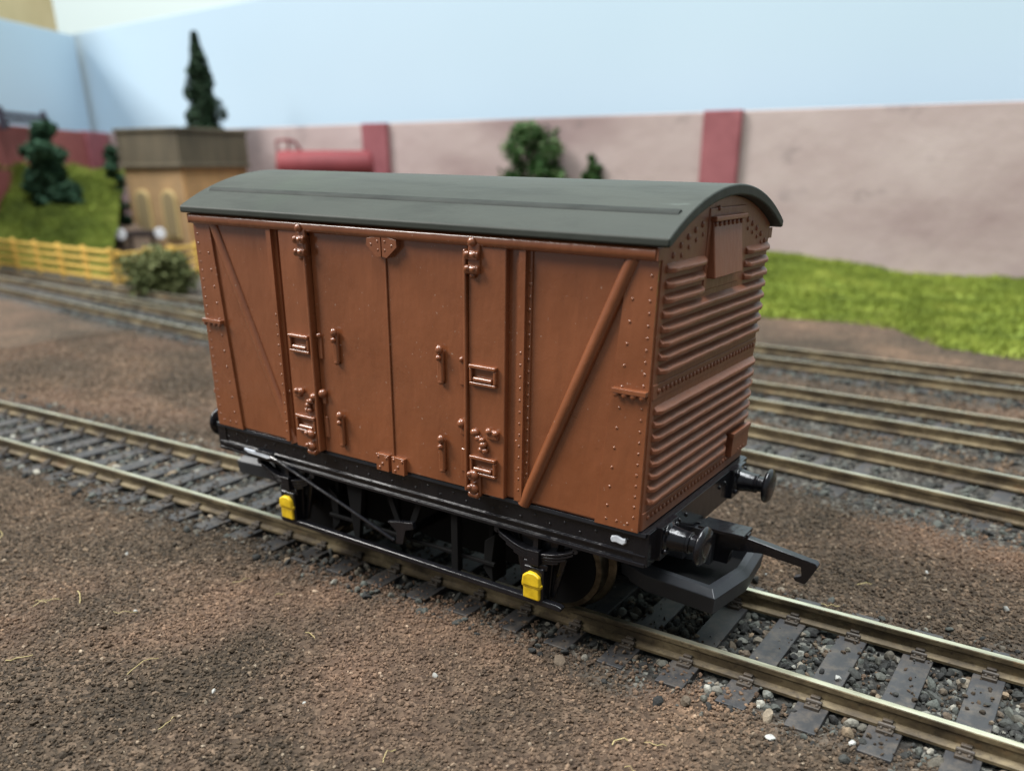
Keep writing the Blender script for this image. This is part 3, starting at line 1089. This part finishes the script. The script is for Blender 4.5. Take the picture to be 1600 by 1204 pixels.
# ---- underframe of the near side (facing -y)
def underframe_side(parent):
    out = []
    # sole bar: web, ledge and lower lip
    b = MB().prism([(-14.0, 16.85), (-16.15, 16.85), (-16.25, 16.4), (-15.75, 16.2), (-15.75, 14.15), (-16.0, 14.05), (-16.0, 13.85), (-15.7, 13.75), (-15.7, 13.15), (-16.05, 13.05), (-16.05, 12.65), (-14.0, 12.65)], 0, -35.9, 35.9)
    x = -34.0
    i = 0
    while x < 35:
        rivet(b, x, -15.76, 15.5 if i % 2 else 14.8, .17)
        x += 2.05
        i += 1
    b.box(-35.6, -23.5, -16.2, -15.4, 13.4, 14.0)
    sole = b.build('sole_bar', MT['black'], parent, bevel=.1)
    out.append(sole)
    b = MB().prism([(-30.2, 13.6), (-30.0, 13.95), (-28.2, 13.9), (-26.5, 13.98), (-24.6, 13.75), (-24.3, 13.3), (-25.2, 13.1), (-27.4, 13.2), (-29.3, 13.25)], 1, -16.33, -15.9)
    o = b.build('white_paint_mark', MT['white'], sole, bevel=.15)
    b = MB().prism([(31.45, 15.1), (31.6, 15.55), (32.3, 15.7), (33.0, 15.5), (33.45, 15.55), (33.5, 15.0), (33.1, 14.65), (32.2, 14.8), (31.7, 14.7)], 1, -15.98, -15.6)
    b.build('white_paint_mark', MT['white'], sole, bevel=.18)
    for ax in (-21.9, 21.4):
        # axle guard (W-iron)
        b = MB()
        b.prism([(ax - 3.0, 13.0), (ax + 3.0, 13.0), (ax + 1.9, 8.6), (ax + 1.6, 3.7), (ax - 1.6, 3.7), (ax - 1.9, 8.6)], 1, -14.0, -14.6)
        for s in (-1, 1):
            b.prism([(ax + s * 4.6, 13.0), (ax + s * 3.6, 13.0), (ax + s * 1.5, 4.2), (ax + s * 2.1, 4.0)], 1, -13.7, -14.3)
        out.append(b.build('axle_guard', MT['black'], parent, bevel=.12))
        # axle box with its yellow front
        b = MB()
        b.box(ax - 1.45, ax + 1.45, -16.0, -14.3, 4.0, 8.6)
        b.box(ax - 1.75, ax + 1.75, -15.7, -14.3, 8.2, 9.2)
        box = b.build('axle_box', MT['black'], parent, bevel=.25)
        out.append(box)
        b = MB()
        b.prism([(ax - 1.35, 6.2), (ax - 1.2, 7.5), (ax - .5, 8.0), (ax + .5, 8.0), (ax + 1.2, 7.55), (ax + 1.35, 6.2)], 1, -15.9, -16.6)
        b.box(ax - 1.4, ax + 1.4, -16.45, -15.8, 5.9, 6.5)
        b.box(ax - 1.2, ax + 1.2, -16.35, -15.8, 4.3, 6.0)
        b.wobble(.05, 1.7)
        c = b.build('axle_box_cover', MT['yellow'], box, bevel=.22, seg=3)
        c['label'] = 'yellow painted axle box cover'
        # leaf spring: stacked curved leaves, shackles and buckle
        b = MB()
        for k, (hl, dz) in enumerate(((5.6, 0), (5.3, -.42), (4.3, -.8), (3.2, -1.15))):
            top, bot = [], []
            for i in range(11):
                t = -1 + i / 5
                zz = 10.4 + dz + 1.75 * (t * hl / 5.6) ** 2
                top.append((ax + t * hl, zz + .16))
                bot.append((ax + t * hl, zz - .16))
            b.prism(top + bot[::-1], 1, -15.9 + .08 * k, -14.6)
        b.box(ax - .8, ax + .8, -16.2, -14.5, 8.9, 10.9)
        b.box(ax - .35, ax + .35, -15.6, -14.8, 10.9, 12.7)
        for s in (-1, 1):
            b.cyl((ax + s * 5.6, -15.9, 12.2), (ax + s * 5.6, -14.4, 12.2), .4, n=12)
            b.box(ax + s * 5.6 - .4, ax + s * 5.6 + .4, -15.6, -14.4, 12.2, 12.9)
        out.append(b.build('leaf_spring', MT['black'], parent, bevel=.06))
        # brake shoe and hanger beside the wheel
        s = -1 if ax > 0 else 1
        b = MB()
        b.prism([(ax + s * 6.9, 10.5), (ax + s * 8.6, 9.2), (ax + s * 8.8, 5.2), (ax + s * 7.2, 3.4), (ax + s * 7.4, 6.6)], 1, -14.2, -11.0)
        b.box(ax + s * 8.0 - .35, ax + s * 8.0 + .35, -13.6, -12.8, 8.5, 13)
        out.append(b.build('brake_shoe', MT['black_inner'], parent, bevel=.12))
    # tie bar along the bottom
    b = MB()
    b.prism([(-24.0, 4.05), (-23.0, 4.25), (24.8, 4.25), (25.6, 4.05), (25.4, 3.45), (-23.6, 3.45)], 1, -15.95, -14.9)
    out.append(b.build('tie_bar', MT['black'], parent, bevel=.2, seg=3))
    # V-hanger, posts and brake lever
    b = MB()
    b.prism([(8.2, 12.8), (9.3, 12.8), (9.3, 4.0), (8.2, 4.0)], 1, -15.3, -14.2)
    b.prism([(-10.6, 12.8), (-7.4, 12.8), (-8.6, 4.1), (-9.6, 4.1)], 1, -15.0, -14.2)
    b.prism([(-3.4, 12.8), (-2.4, 12.8), (.2, 6.6), (-.9, 6.6)], 1, -15.0, -14.5)
    b.prism([(3.4, 12.8), (2.4, 12.8), (-.1, 6.6), (1.0, 6.6)], 1, -15.0, -14.5)
    b.cyl((0.1, -15.6, 7.2), (0.1, 0, 7.2), .65, n=14)
    b.box(-14.8, 14.6, -14.6, -14.1, 6.0, 6.5)
    out.append(b.build('brake_hanger', MT['black_inner'], parent, bevel=.1))
    b = MB()
    b.tube([(-24.3, -16.25, 13.6), (-22.5, -16.35, 13.3), (-20.5, -16.35, 12.6), (-10, -16.3, 9.4), (-1.0, -16.1, 6.3)], .26, n=8)
    b.prism([(-2.2, 8.8), (2.2, 9.6), (2.4, 8.7), (1.0, 8.2), (.4, 6.0), (-.9, 5.8), (-.6, 7.6)], 1, -16.0, -15.2)
    b.box(-27.5, -23.9, -16.4, -15.7, 13.9, 14.2)
    out.append(b.build('brake_lever', MT['black'], parent, bevel=.05))
    return out


frame_parts = underframe_side(wag)


def end_frame(parent):
    out = []
    b = MB().box(34.4, 36.2, -15.9, 15.9, 12.7, 16.82)
    for s in (-1, 1):
        b.box(36.0, 36.8, s * 11.5 - 2.3, s * 11.5 + 2.3, 12.9, 16.9)
    for y in (-7.5, -5.5, 5.5, 7.5):
        rivet(b, 36.2, y, 15.6, .25)
    out.append(b.build('headstock', MT['black'], parent, bevel=.14))
    for s in (-1, 1):
        b = MB().lathe([(1.9, 0), (1.9, .35), (1.55, .6), (1.35, 1.6), (1.25, 2.6), (1.3, 2.65), (1.3, 3.0), (1.05, 3.05), (1.0, 4.2)], (36.5, s * 11.5, 15.0), (1, 0, 0))
        for k in range(4):
            a = math.pi / 4 + k * math.pi / 2
            b.ball((36.95, s * 11.5 + 1.95 * math.cos(a), 15.0 + 1.75 * math.sin(a)), .35, 10)
        bf = b.build('buffer', MT['black'], parent, bevel=.06)
        out.append(bf)
        b = MB().lathe([(.9, 0), (2.15, .25), (2.3, .45), (2.3, .65), (2.0, .95), (1.1, 1.12), (.2, 1.16)], (40.3, s * 11.5, 15.0), (1, 0, 0))
        b.build('buffer_head', MT['black'], bf, angle=60)
    # tension-lock coupling: thick U-shaped bar
    b = MB()
    prof = [(-.75, -1.45), (.75, -1.45), (.95, .75), (.15, 1.55), (-.75, 1.55)]       # outward, up
    path = [(29.0, -5.6, 7.0), (33.0, -7.3, 6.8), (41.2, -7.6, 6.5), (42.3, 0.0, 6.3), (41.6, 7.4, 6.3), (34.0, 7.2, 6.6), (29.0, 5.6, 7.0)]
    P = [Vector(p) for p in path]
    rings = []
    for i, p in enumerate(P):
        d0 = (P[i] - P[i - 1]).normalized() if i else None
        d1 = (P[i + 1] - P[i]).normalized() if i < len(P) - 1 else None
        n0 = Vector((d0.y, -d0.x, 0)).normalized() if d0 else None
        n1 = Vector((d1.y, -d1.x, 0)).normalized() if d1 else None
        if n0 and n1:
            nn = (n0 + n1).normalized()
            nn = nn / max(.55, nn.dot(n1))
        else:
            nn = n0 or n1
        rings.append([b.bm.verts.new(p + nn * a + Vector((0, 0, c))) for a, c in prof])
    k = len(prof)
    fs = []
    for A, B in zip(rings, rings[1:]):
        fs += [b.bm.faces.new((A[j], A[(j + 1) % k], B[(j + 1) % k], B[j])) for j in range(k)]
    fs += [b.bm.faces.new(rings[0][::-1]), b.bm.faces.new(rings[-1])]
    bmesh.ops.recalc_face_normals(b.bm, faces=fs)
    b.box(27.0, 35.5, -3.0, 3.0, 8.4, 9.8)
    b.box(34.5, 38.6, -1.8, 1.8, 8.0, 12.6)
    cpl = b.build('coupling', MT['plastic'], parent, bevel=.12)
    out.append(cpl)
    MB().box(27.5, 40.6, -6.9, 6.9, 5.4, 5.9).build('coupling_plate', MT['black_inner'], cpl, bevel=.08)
    b = MB()
    b.prism([(36.0, 12.9), (42.6, 12.75), (42.6, 12.3), (45.0, 12.0), (50.9, 11.2), (51.25, 10.8), (50.1, 8.2), (48.9, 8.35), (48.6, 8.75), (49.2, 9.0), (49.55, 9.2), (49.3, 10.3), (44.5, 10.75), (40.8, 10.2), (40.4, 8.2), (36.2, 8.2)], 1, -.62, .62)
    b.box(36.5, 42.4, -1.7, 1.7, 12.4, 12.95)
    b.build('coupling_hook', MT['black'], cpl, bevel=.12)
    # floor pan under the end, dark
    return out


end_parts = end_frame(wag)
for o in near + ends + frame_parts + end_parts:
    turned(o)

b = MB().box(-34.3, 34.3, -13.9, 13.9, 15.4, 16.7)
b.build('floor', MT['black_inner'], wag)
b = MB().box(-3.0, 17.0, -6.5, 6.5, 2.6, 15.5)
b.box(-17.0, -8.6, -6.5, 6.5, 2.6, 15.5)
b.box(-8.7, -2.9, -6.0, 6.0, 2.6, 8.0)
b.build('brake_gear_block', MT['black_inner'], wag, bevel=.3)
for ax in (-21.9, 21.4):
    dz = ax * math.tan(PW)
    ws = empty('wheelset', (ax, 0, 6.32 + dz), (0, 0, 0), wag)
    MB().cyl((0, -14.2, 0), (0, 14.2, 0), .9, n=14).build('axle', MT['wheel'], ws)
    for s in (-1, 1):
        b = MB().lathe([(1.2, -.2), (5.3, -.2), (5.6, 0), (6.25, 0), (6.3, .1), (6.3, 2.0), (6.9, 2.25), (7.15, 2.5), (7.15, 2.8), (6.8, 2.95), (5.0, 2.95), (1.0, 2.6)], (0, s * 9.85, 0), (0, -s, 0), n=56)
        o = b.build('wheel', [MT['wheel']], ws, angle=35)
        b = MB().lathe([(5.55, 0), (5.55, .28), (1.6, .45), (1.6, .7), (.4, .8)], (0, s * 9.95, 0), (0, s, 0), n=40)
        b.build('wheel_disc', MT['black_inner'], o)

# ================================================================ background: grass, walls, trees
def blades(P, h, tint_n, w=.35):
    """upright thin triangles on points P; returns verts, faces, tint"""
    n = len(P)
    a = rng.uniform(0, 2 * math.pi, n)
    hh = h * rng.uniform(.5, 1.3, n)
    dx, dy = np.cos(a) * w, np.sin(a) * w
    lean = rng.normal(0, .35, (n, 2)) * hh[:, None]
    v = np.stack([P + np.stack([dx, dy, np.full(n, -.3)], 1), P - np.stack([dx, dy, np.full(n, .3)], 1), P + np.stack([lean[:, 0], lean[:, 1], hh], 1)], 1)
    return v.reshape(-1, 3), np.arange(n * 3).reshape(n, 3), np.repeat(rng.random(n), 3)


def bank(name, front, back, nu, nv, mat, label, amp, nblade, bl, kind='stuff', bulge=0.0):
    """sheet between a front polyline and a back polyline ((x,y,z) each), with grass blades on it"""
    def samp(poly, t):
        poly = np.array(poly, float)
        s = np.concatenate([[0], np.cumsum(np.linalg.norm(np.diff(poly, axis=0), axis=1))])
        s /= s[-1]
        return np.stack([np.interp(t, s, poly[:, i]) for i in range(3)], -1)
    def pos(u, v):
        f, bk = samp(front, u), samp(back, u)
        p = f * (1 - v[..., None]) + bk * v[..., None]
        e = (vnoise(p[..., 0] / 14, p[..., 1] / 14) - .5) * 2 * amp + (vnoise(p[..., 0] / 5, p[..., 1] / 5) - .5) * amp
        p[..., 2] += e * np.clip(v * 6, 0, 1) * 1.0 + bulge * np.sin(math.pi * v) + np.clip(v * 9, 0, 1) * 1.0
        return p
    u, v = np.meshgrid(np.linspace(0, 1, nu), np.linspace(0, 1, nv), indexing='ij')
    p = pos(u, v)
    I = (np.arange(nu - 1)[:, None] * nv + np.arange(nv - 1)[None, :]).ravel()
    F = np.stack([I, I + nv, I + nv + 1, I + 1], 1)
    F = np.concatenate([F[:, :3], F[:, [0, 2, 3]]])
    V0 = p.reshape(-1, 3)
    pb = pos(rng.random(nblade), rng.random(nblade))
    vb, fb, tb = blades(pb, bl, 1, w=.5)
    o = np_mesh(name, np.concatenate([V0, vb]), np.concatenate([F, fb + len(V0)]), mat, {'tint': np.concatenate([np.full(len(V0), .5), tb])}, smooth=True)
    return tag(o, label, 'grass', kind=kind)


bank('grass', [(-330, 262, -3.4), (-110, 250, -3.4), (-35, 245, -3.4), (-9, 252, -3.4), (15, 245, -3.4), (37, 217, -3.4), (62, 211, -3.4), (160, 190, -3.4), (260, 180, -3.4)],
     [(-330, 399, 4), (-150, 407, 7), (-90, 411.5, 6), (-51, 413, 4), (-20, 415, -1), (15, 416.5, -3), (45, 418, -1), (140, 423, 3), (260, 429, 4)], 150, 60, MT['grass'],
     'bright yellow green grass strip along the foot of the pinkish wall', 1.2, 130000, 1.7)
bank('hill_grass', [(-640, 196, -3.4), (-530, 189, -3.4), (-455, 186, -3.4), (-378, 180, -3.4)],
     [(-545, 200, 58), (-575, 237, 55), (-600, 275, 54), (-630, 320, 53), (-616, 358, 51)], 110, 70, MT['hill'],
     'olive green grassy bank rising from the yellow fence to the red wall', 2.6, 70000, 2.6, bulge=0)

# pinkish wall, with two red pillars of its own
wd = Vector((640.0 + 660, 34.7 + 34.6, 0)).normalized()       # along the wall, towards +x
w0, w1 = Vector((-672.0, 381.5, 0)), Vector((300.0, 431.6, 0))
wd = (w1 - w0).normalized()
wn = Vector((wd.y, -wd.x, 0))
WT = [(0.0, 82.6), (0.36, 83.0), (0.72, 81.8), (1.0, 81.2)]


def wall_top(t):
    return float(np.interp(t, [a for a, _ in WT], [c for _, c in WT]))


pw = tag(empty('boundary_wall', (-186, 406.5, -3)), 'long pinkish grey wall with red pillars below the pale blue board', 'wall')


def along(name, p0, d, n, t0, t1, z0, za, zb, th, mat, parent, bevel=.6, proud=0.0):
    a = [p0 + d * t0 + n * proud, p0 + d * t1 + n * proud]
    b = MB()
    q = [(a[0], z0), (a[1], z0), (a[1], zb), (a[0], za)]
    f = [b.bm.verts.new((p.x, p.y, z)) for p, z in q]
    k = [b.bm.verts.new((p.x - n.x * th, p.y - n.y * th, z)) for p, z in q]
    fs = [b.bm.faces.new(f), b.bm.faces.new(k[::-1])] + [b.bm.faces.new((f[i], k[i], k[(i + 1) % 4], f[(i + 1) % 4])) for i in range(4)]
    bmesh.ops.recalc_face_normals(b.bm, faces=fs)
    o = b.build(name, mat, None, bevel=bevel)
    if parent:
        o.parent = parent
        o.location = -parent.location
    return o


LW = (w1 - w0).length
along('wall_panel', w0, wd, wn, 0.0, LW, -8, 82.6, 81.2, 8, MT['wall'], pw)
for xc, wdt in ((-120.0, 22.0), (-370.0, 22.0)):
    t = (xc - w0.x) / wd.x
    along('pillar', w0, wd, wn, t - wdt / 2, t + wdt / 2, -8, 82.3, 82.2, 8, MT['pillar'], pw, proud=4.0)

# dark red wall on the left, turning towards the viewer, with a brighter corner pillar
c0 = Vector((-671.0, 381.6, 0))
ld = Vector((-580.0 + 671, 245.0 - 381.6, 0)).normalized()
ln = Vector((-ld.y, ld.x, 0))
if ln.dot(Vector((1, 1, 0))) < 0:
    ln = -ln
rw = tag(empty('red_wall', (-620, 305, 40)), 'dark red wall above the grassy bank at the left corner', 'wall')
along('wall_panel', c0, ld, ln, 42, 330, -8, 82.0, 83.0, 8, MT['redwall'], rw)
along('pillar', c0, ld, ln, 2, 41.8, -8, 82.6, 82.6, 8, MT['pillar'], rw, proud=3.0)

# pale blue boards behind the walls
sb = along('sky_board', w0 + Vector((-140, 24, 0)), wd, wn, 0, LW + 300, -8, 163, 205, 5, MT['board'], None, bevel=.4)
tag(sb, 'wide pale blue backdrop board standing behind the pinkish wall', 'backdrop board')
c1 = Vector((-728.0, 405.0, 0))
l2 = (Vector((-672.0, 323.0, 0)) - c1).normalized()
n2 = Vector((-l2.y, l2.x, 0))
if n2.dot(Vector((1, 1, 0))) < 0:
    n2 = -n2
sb2 = along('sky_board', c1 + l2 * 1.5, l2, n2, 0, 320, -8, 163, 152, 5, MT['board'], None, bevel=.4)
tag(sb2, 'narrow shaded pale blue backdrop board behind the dark red wall at left', 'backdrop board')

# white room wall far behind, and the tan box at the upper left
rwl = MB().box(-3200, 1500, 1000, 1030, -700, 2200).build('room_wall', MT['roomwall'])
tag(rwl, 'bright white room wall seen above the pale blue boards', 'wall')
b = MB().box(-60, 60, -30, 30, -40, 40)
o = b.build('cardboard_box', MT['cardboard'], None, bevel=.8)
o.location = Vector((-800, 374, 178)) * S
o.rotation_euler = (0, 0, -.95)
tag(o, 'plain tan box standing above the left backdrop board', 'box')


# ---------------------------------------------------------------- foliage
def foliage(name, clumps, n, leaf, mat, parent, squash=.8):
    """clumps: (x,y,z,r); n leaf faces scattered mostly near each clump's surface"""
    C = np.array(clumps, float)
    w = C[:, 3] ** 2
    idx = rng.choice(len(C), n, p=w / w.sum())
    d = rng.normal(size=(n, 3))
    d /= np.linalg.norm(d, axis=1)[:, None]
    rr = C[idx, 3] * (rng.random(n) ** .45) * rng.uniform(.75, 1.12, n)
    P = C[idx, :3] + d * rr[:, None] * np.array([1, 1, squash])
    R = rand_rot(n)
    L = leaf * rng.uniform(.5, 1.4, n)
    quad = np.array([(-.5, -.28, 0), (.1, -.45, .1), (.6, .05, 0), (-.05, .45, -.1)])
    v = np.einsum('nij,kj->nki', R, quad) * L[:, None, None] + P[:, None, :]
    ct = rng.random(len(C))
    tint = np.clip(.55 * rng.random(n) + .45 * ct[idx], 0, 1)
    o = np_mesh(name, v.reshape(-1, 3), np.arange(n * 4).reshape(n, 4), mat, {'tint': np.repeat(tint, 4)})
    o.parent = parent
    return o


def round_tree(name, loc, h, w, label, cat, mat, leaf=2.4, n=5200, stem=.3, seed=1, ncl=13, shape=None, trunk=True):
    R_ = random.Random(seed)
    t = tag(empty(name, loc), label, cat)
    cl = []
    for i in range(ncl * 2):
        a = R_.uniform(0, 6.28)
        zz = R_.random()
        rad = w * .5 * (math.sin(math.pi * (0.15 + .75 * zz)) ** .8 if shape is None else shape(zz))
        q = R_.uniform(.2, .75) * rad
        cl.append((math.cos(a) * q, math.sin(a) * q, h * stem + zz * (h * (1 - stem) - w * .12), R_.uniform(.12, .23) * w))
    foliage('crown', cl, n, leaf, mat, t)
    b = MB()
    b.tube([(0, 0, -2), (w * .01, 0, h * .3), (-w * .02, w * .02, h * .62)], w * .05, n=8, taper=w * .025)
    for x, y, z, r in cl[:7]:
        b.tube([(0, 0, h * .3), (x * .5, y * .5, (h * .3 + z) * .5 + 1), (x, y, z)], w * .022, n=6, taper=w * .008)
    b.build('trunk', MT['bark'], t)
    return t


round_tree('tree', (-239, 394, 3), 78, 50, 'round green tree behind the wagon roof in front of the pinkish wall', 'tree', MT['leaf_mid'], 2.3, 8000, .25, 9, 22, shape=lambda z: 1.15 - .45 * max(0, (z - .55) / .45))
round_tree('shrub', (-199, 402, 3), 60, 17, 'small green shrub right of the round tree, just above the wagon roof', 'shrub', MT['leaf_mid'], 2.2, 2000, .25, 6, 8, shape=lambda z: 1.1 - .5 * z)
round_tree('leafy_tree', (-556, 256, 16), 70, 36, 'dark green leafy tree in front of the red wall at far left', 'tree', MT['leaf_dark'], 2.6, 11000, .06, 8, 20, shape=lambda z: 1.25 - .5 * z)
round_tree('shrub', (-551, 266, 12), 36, 38, 'low dark green shrub right of the leafy tree on the grassy bank', 'shrub', MT['leaf_dark'], 2.8, 4800, .12, 12, 11, shape=lambda z: 1.15 - .5 * z)
round_tree('narrow_tree', (-558, 312, 4), 65, 21, 'narrow dark green tree beside the left face of the water tower', 'tree', MT['leaf_dark'], 2.6, 4800, .08, 15, 15, shape=lambda z: 1.1 - .45 * z)
round_tree('bush', (-307, 163, -3), 22.5, 38, 'olive green bush on the ground beside the end of the yellow fence', 'bush', MT['leaf_olive'], 1.7, 5600, .12, 21, 15)

# tall conifer behind the tower
cf = tag(empty('conifer', (-515, 366, 0)), 'tall narrow dark green conifer rising behind the water tower', 'tree')
H = 143
n = 15000
zz = rng.random(n) ** 1.25
pt = [0, .06, .14, .22, .30, .37, .42, .48, .58, .68, .78, .88, 1.0]
pr_ = [10, 16, 19.5, 20.5, 19, 13, 10.5, 12, 11.5, 9.5, 7, 4.6, 1.6]
aa = rng.uniform(0, 2 * math.pi, n)
rad = np.interp(zz, pt, pr_) * (.50 + .95 * vnoise(aa * 1.6 + 40, zz * 13)) * rng.random(n) ** .55
P = np.stack([np.cos(aa) * rad, np.sin(aa) * rad, 48 + zz * (H - 48) - rad * .35 + 3], 1)
quad = np.array([(-.5, -.28, 0), (.1, -.45, .1), (.6, .05, 0), (-.05, .45, -.1)])
v = np.einsum('nij,kj->nki', rand_rot(n), quad) * (2.3 * rng.uniform(.5, 1.3, n))[:, None, None] + P[:, None, :]
o = np_mesh('crown', v.reshape(-1, 3), np.arange(n * 4).reshape(n, 4), MT['leaf_conifer'], {'tint': np.repeat(rng.random(n), 4)})
o.parent = cf
MB().tube([(0, 0, 0), (0, 0, 60), (.4, 0, H - 8)], 3.0, n=8, taper=.5).build('trunk', MT['bark'], cf)

# ---------------------------------------------------------------- water tower
tw = tag(empty('water_tower', (-468.7, 304.2, -3), (0, 0, math.radians(8.5))), 'tan stone water tower with a dark weathered tank on top', 'water tower')
# local frame: near corner at origin, left face along -x, right face along +y
WA, WB = 55.0, 66.0
b = MB().box(-WA, 0, 0, WB, -3, 58)
walls = b.build('tower_walls', MT['tower'], tw, bevel=.8)
b = MB().box(-WA - 1.5, 1.5, -1.5, WB + 1.5, 57.5, 82)
b.box(-WA - 2.6, 2.6, -2.6, WB + 2.6, 80.2, 82.6)
b.box(-WA - 2.4, 2.4, -2.4, WB + 2.4, 57.2, 59.5)
b.build('water_tank', MT['towertank'], tw, bevel=.5)
for xc in (-41.0, -15.5):
    def arch(w_, z0, z1, n=12):
        return [(xc - w_, z0), (xc + w_, z0)] + [(xc + w_ * math.cos(a), z1 + w_ * math.sin(a)) for a in np.linspace(0, math.pi, n)]
    fr = MB().prism(arch(7.0, 10, 36), 1, -1.4, .8).build('window', MT['towerwin'], tw, bevel=.4)
    MB().prism(arch(5.2, 12, 36), 1, -1.9, -1.0).build('shutter', MT['shutter'], fr, bevel=.2)

# ---------------------------------------------------------------- red oil tank
tk = tag(empty('oil_tank', (-383, 357, -3), (0, 0, math.radians(45))), 'red cylindrical oil tank above the wagon roof in front of the wall', 'tank')
R_ = 11.0
b = MB().lathe([(.5, -33), (7.5, -32.4), (10.2, -31), (R_, -29), (R_, 29), (10.2, 31), (7.5, 32.4), (.5, 33)], (0, 0, 56.5), (1, 0, 0), n=40)
for x in (-18, 0, 18):
    b.lathe([(R_ + .35, -.7), (R_ + .35, .7)], (x, 0, 56.5), (1, 0, 0), n=40)
b.build('tank_shell', MT['tank'], tk)
b = MB()
for x in (-20, 20):
    b.box(x - 3, x + 3, -9, 9, -1, 49)
b.build('support', MT['wall'], tk, bevel=.4)
b = MB()
b.tube([(-31, 0, 64), (-31, 0, 73.5), (-24, 0, 74), (-19, 0, 73), (-15, 0, 66.5)], 1.0, n=8)
b.tube([(-24, 0, 66), (-23, 0, 74)], .8, n=8)
b.build('vent_pipe', MT['tank'], tk)


# ---------------------------------------------------------------- yellow fence
def fence(p0, p1, npost, label, hs, z=-3.0):
    p0, p1 = Vector(p0), Vector(p1)
    d = p1 - p0
    L = d.length
    f = tag(empty('rail_fence', (p0.x, p0.y, z), (0, 0, math.atan2(d.y, d.x))), label, 'fence', 'yellow fences by the bush')
    for i in range(npost):
        x = L * i / (npost - 1)
        b = MB().box(x - 1.3, x + 1.3, -.9, .9, -2, hs + .9)
        b.build('post', MT['fence'], f, bevel=.25)
    for zz in (.17, .43, .69, .94):
        b = MB().box(-1.0, L + 1.0, -1.9, -.85, hs * zz - .85, hs * zz + .85)
        b.build('fence_rail', MT['fence'], f, bevel=.2)
    return f


fence((-590, 192), (-359, 172), 9, 'long yellow post and rail fence along the foot of the grassy bank', 17.5)
fence((-358.5, 175.5), (-366, 230), 4, 'short yellow fence turning back behind the olive bush', 16)

# ---------------------------------------------------------------- buffer stop on an earth mound, ironwork on the wall
b = MB()
bmesh.ops.create_icosphere(b.bm, subdivisions=4, radius=1.0)
for v in b.bm.verts:
    k = 1 + (vnoise(np.array(v.co.x * 3 + 9), np.array(v.co.y * 3 + v.co.z * 2)) - .5) * .5
    v.co = Vector((v.co.x * 27 * k, v.co.y * 17 * k, max(v.co.z, -.2) * 19 * k))
o = b.build('earth_mound', MT['mound'], None, loc=(-520, 290, -4))
tag(o, 'brown earth mound behind the buffer stop at the foot of the tower', 'mound')
bs = tag(empty('buffer_stop', (-480, 272, -3), (0, 0, math.radians(56))), 'dark timber buffer stop with two white discs in front of the tower', 'buffer stop')
b = MB().box(-15.5, 15.5, -1.8, 1.8, 13.2, 17.8)
b.build('buffer_beam', MT['timber'], bs, bevel=.3)
for s in (-1, 1):
    b = MB().box(s * 7 - 1.3, s * 7 + 1.3, 0, 3, -2, 17)
    b.prism([(1.5, 13), (4, 13), (16, -2), (12, -2)], 0, s * 7 - 1.0, s * 7 + 1.0)
    b.build('post', MT['timber'], bs, bevel=.2)
    MB().cyl((s * 12.6, -1.6, 15.6), (s * 12.6, -3.4, 15.6), 3.6, n=24).build('buffer_disc', MT['discs'], bs, bevel=.3)

rl = tag(empty('iron_railing', (-588.5, 267, 81)), 'small dark iron railing on top of the red wall at far left', 'railing')
rl.rotation_euler = (0, 0, math.atan2(ld.y, ld.x))
for x in (-29, 29):
    b = MB().box(x - 2.1, x + 2.1, -1.8, 1.8, -2, 9.5)
    b.ball((x, 0, 10.6), 2.2, 12)
    b.prism([(x - 1.4 if x > 0 else x + 1.4, 8), (x - 1.4 if x > 0 else x + 1.4, 4), (x - 7 if x > 0 else x + 7, -1), (x - 9 if x > 0 else x + 9, -1)], 1, -.7, .7)
    b.build('post', MT['iron'], rl, bevel=.3)
for z in (4.2, 8.0):
    MB().box(-28, 28, -1.1, 1.1, z - 1.5, z + 1.5).build('railing_bar', MT['iron'], rl, bevel=.2)
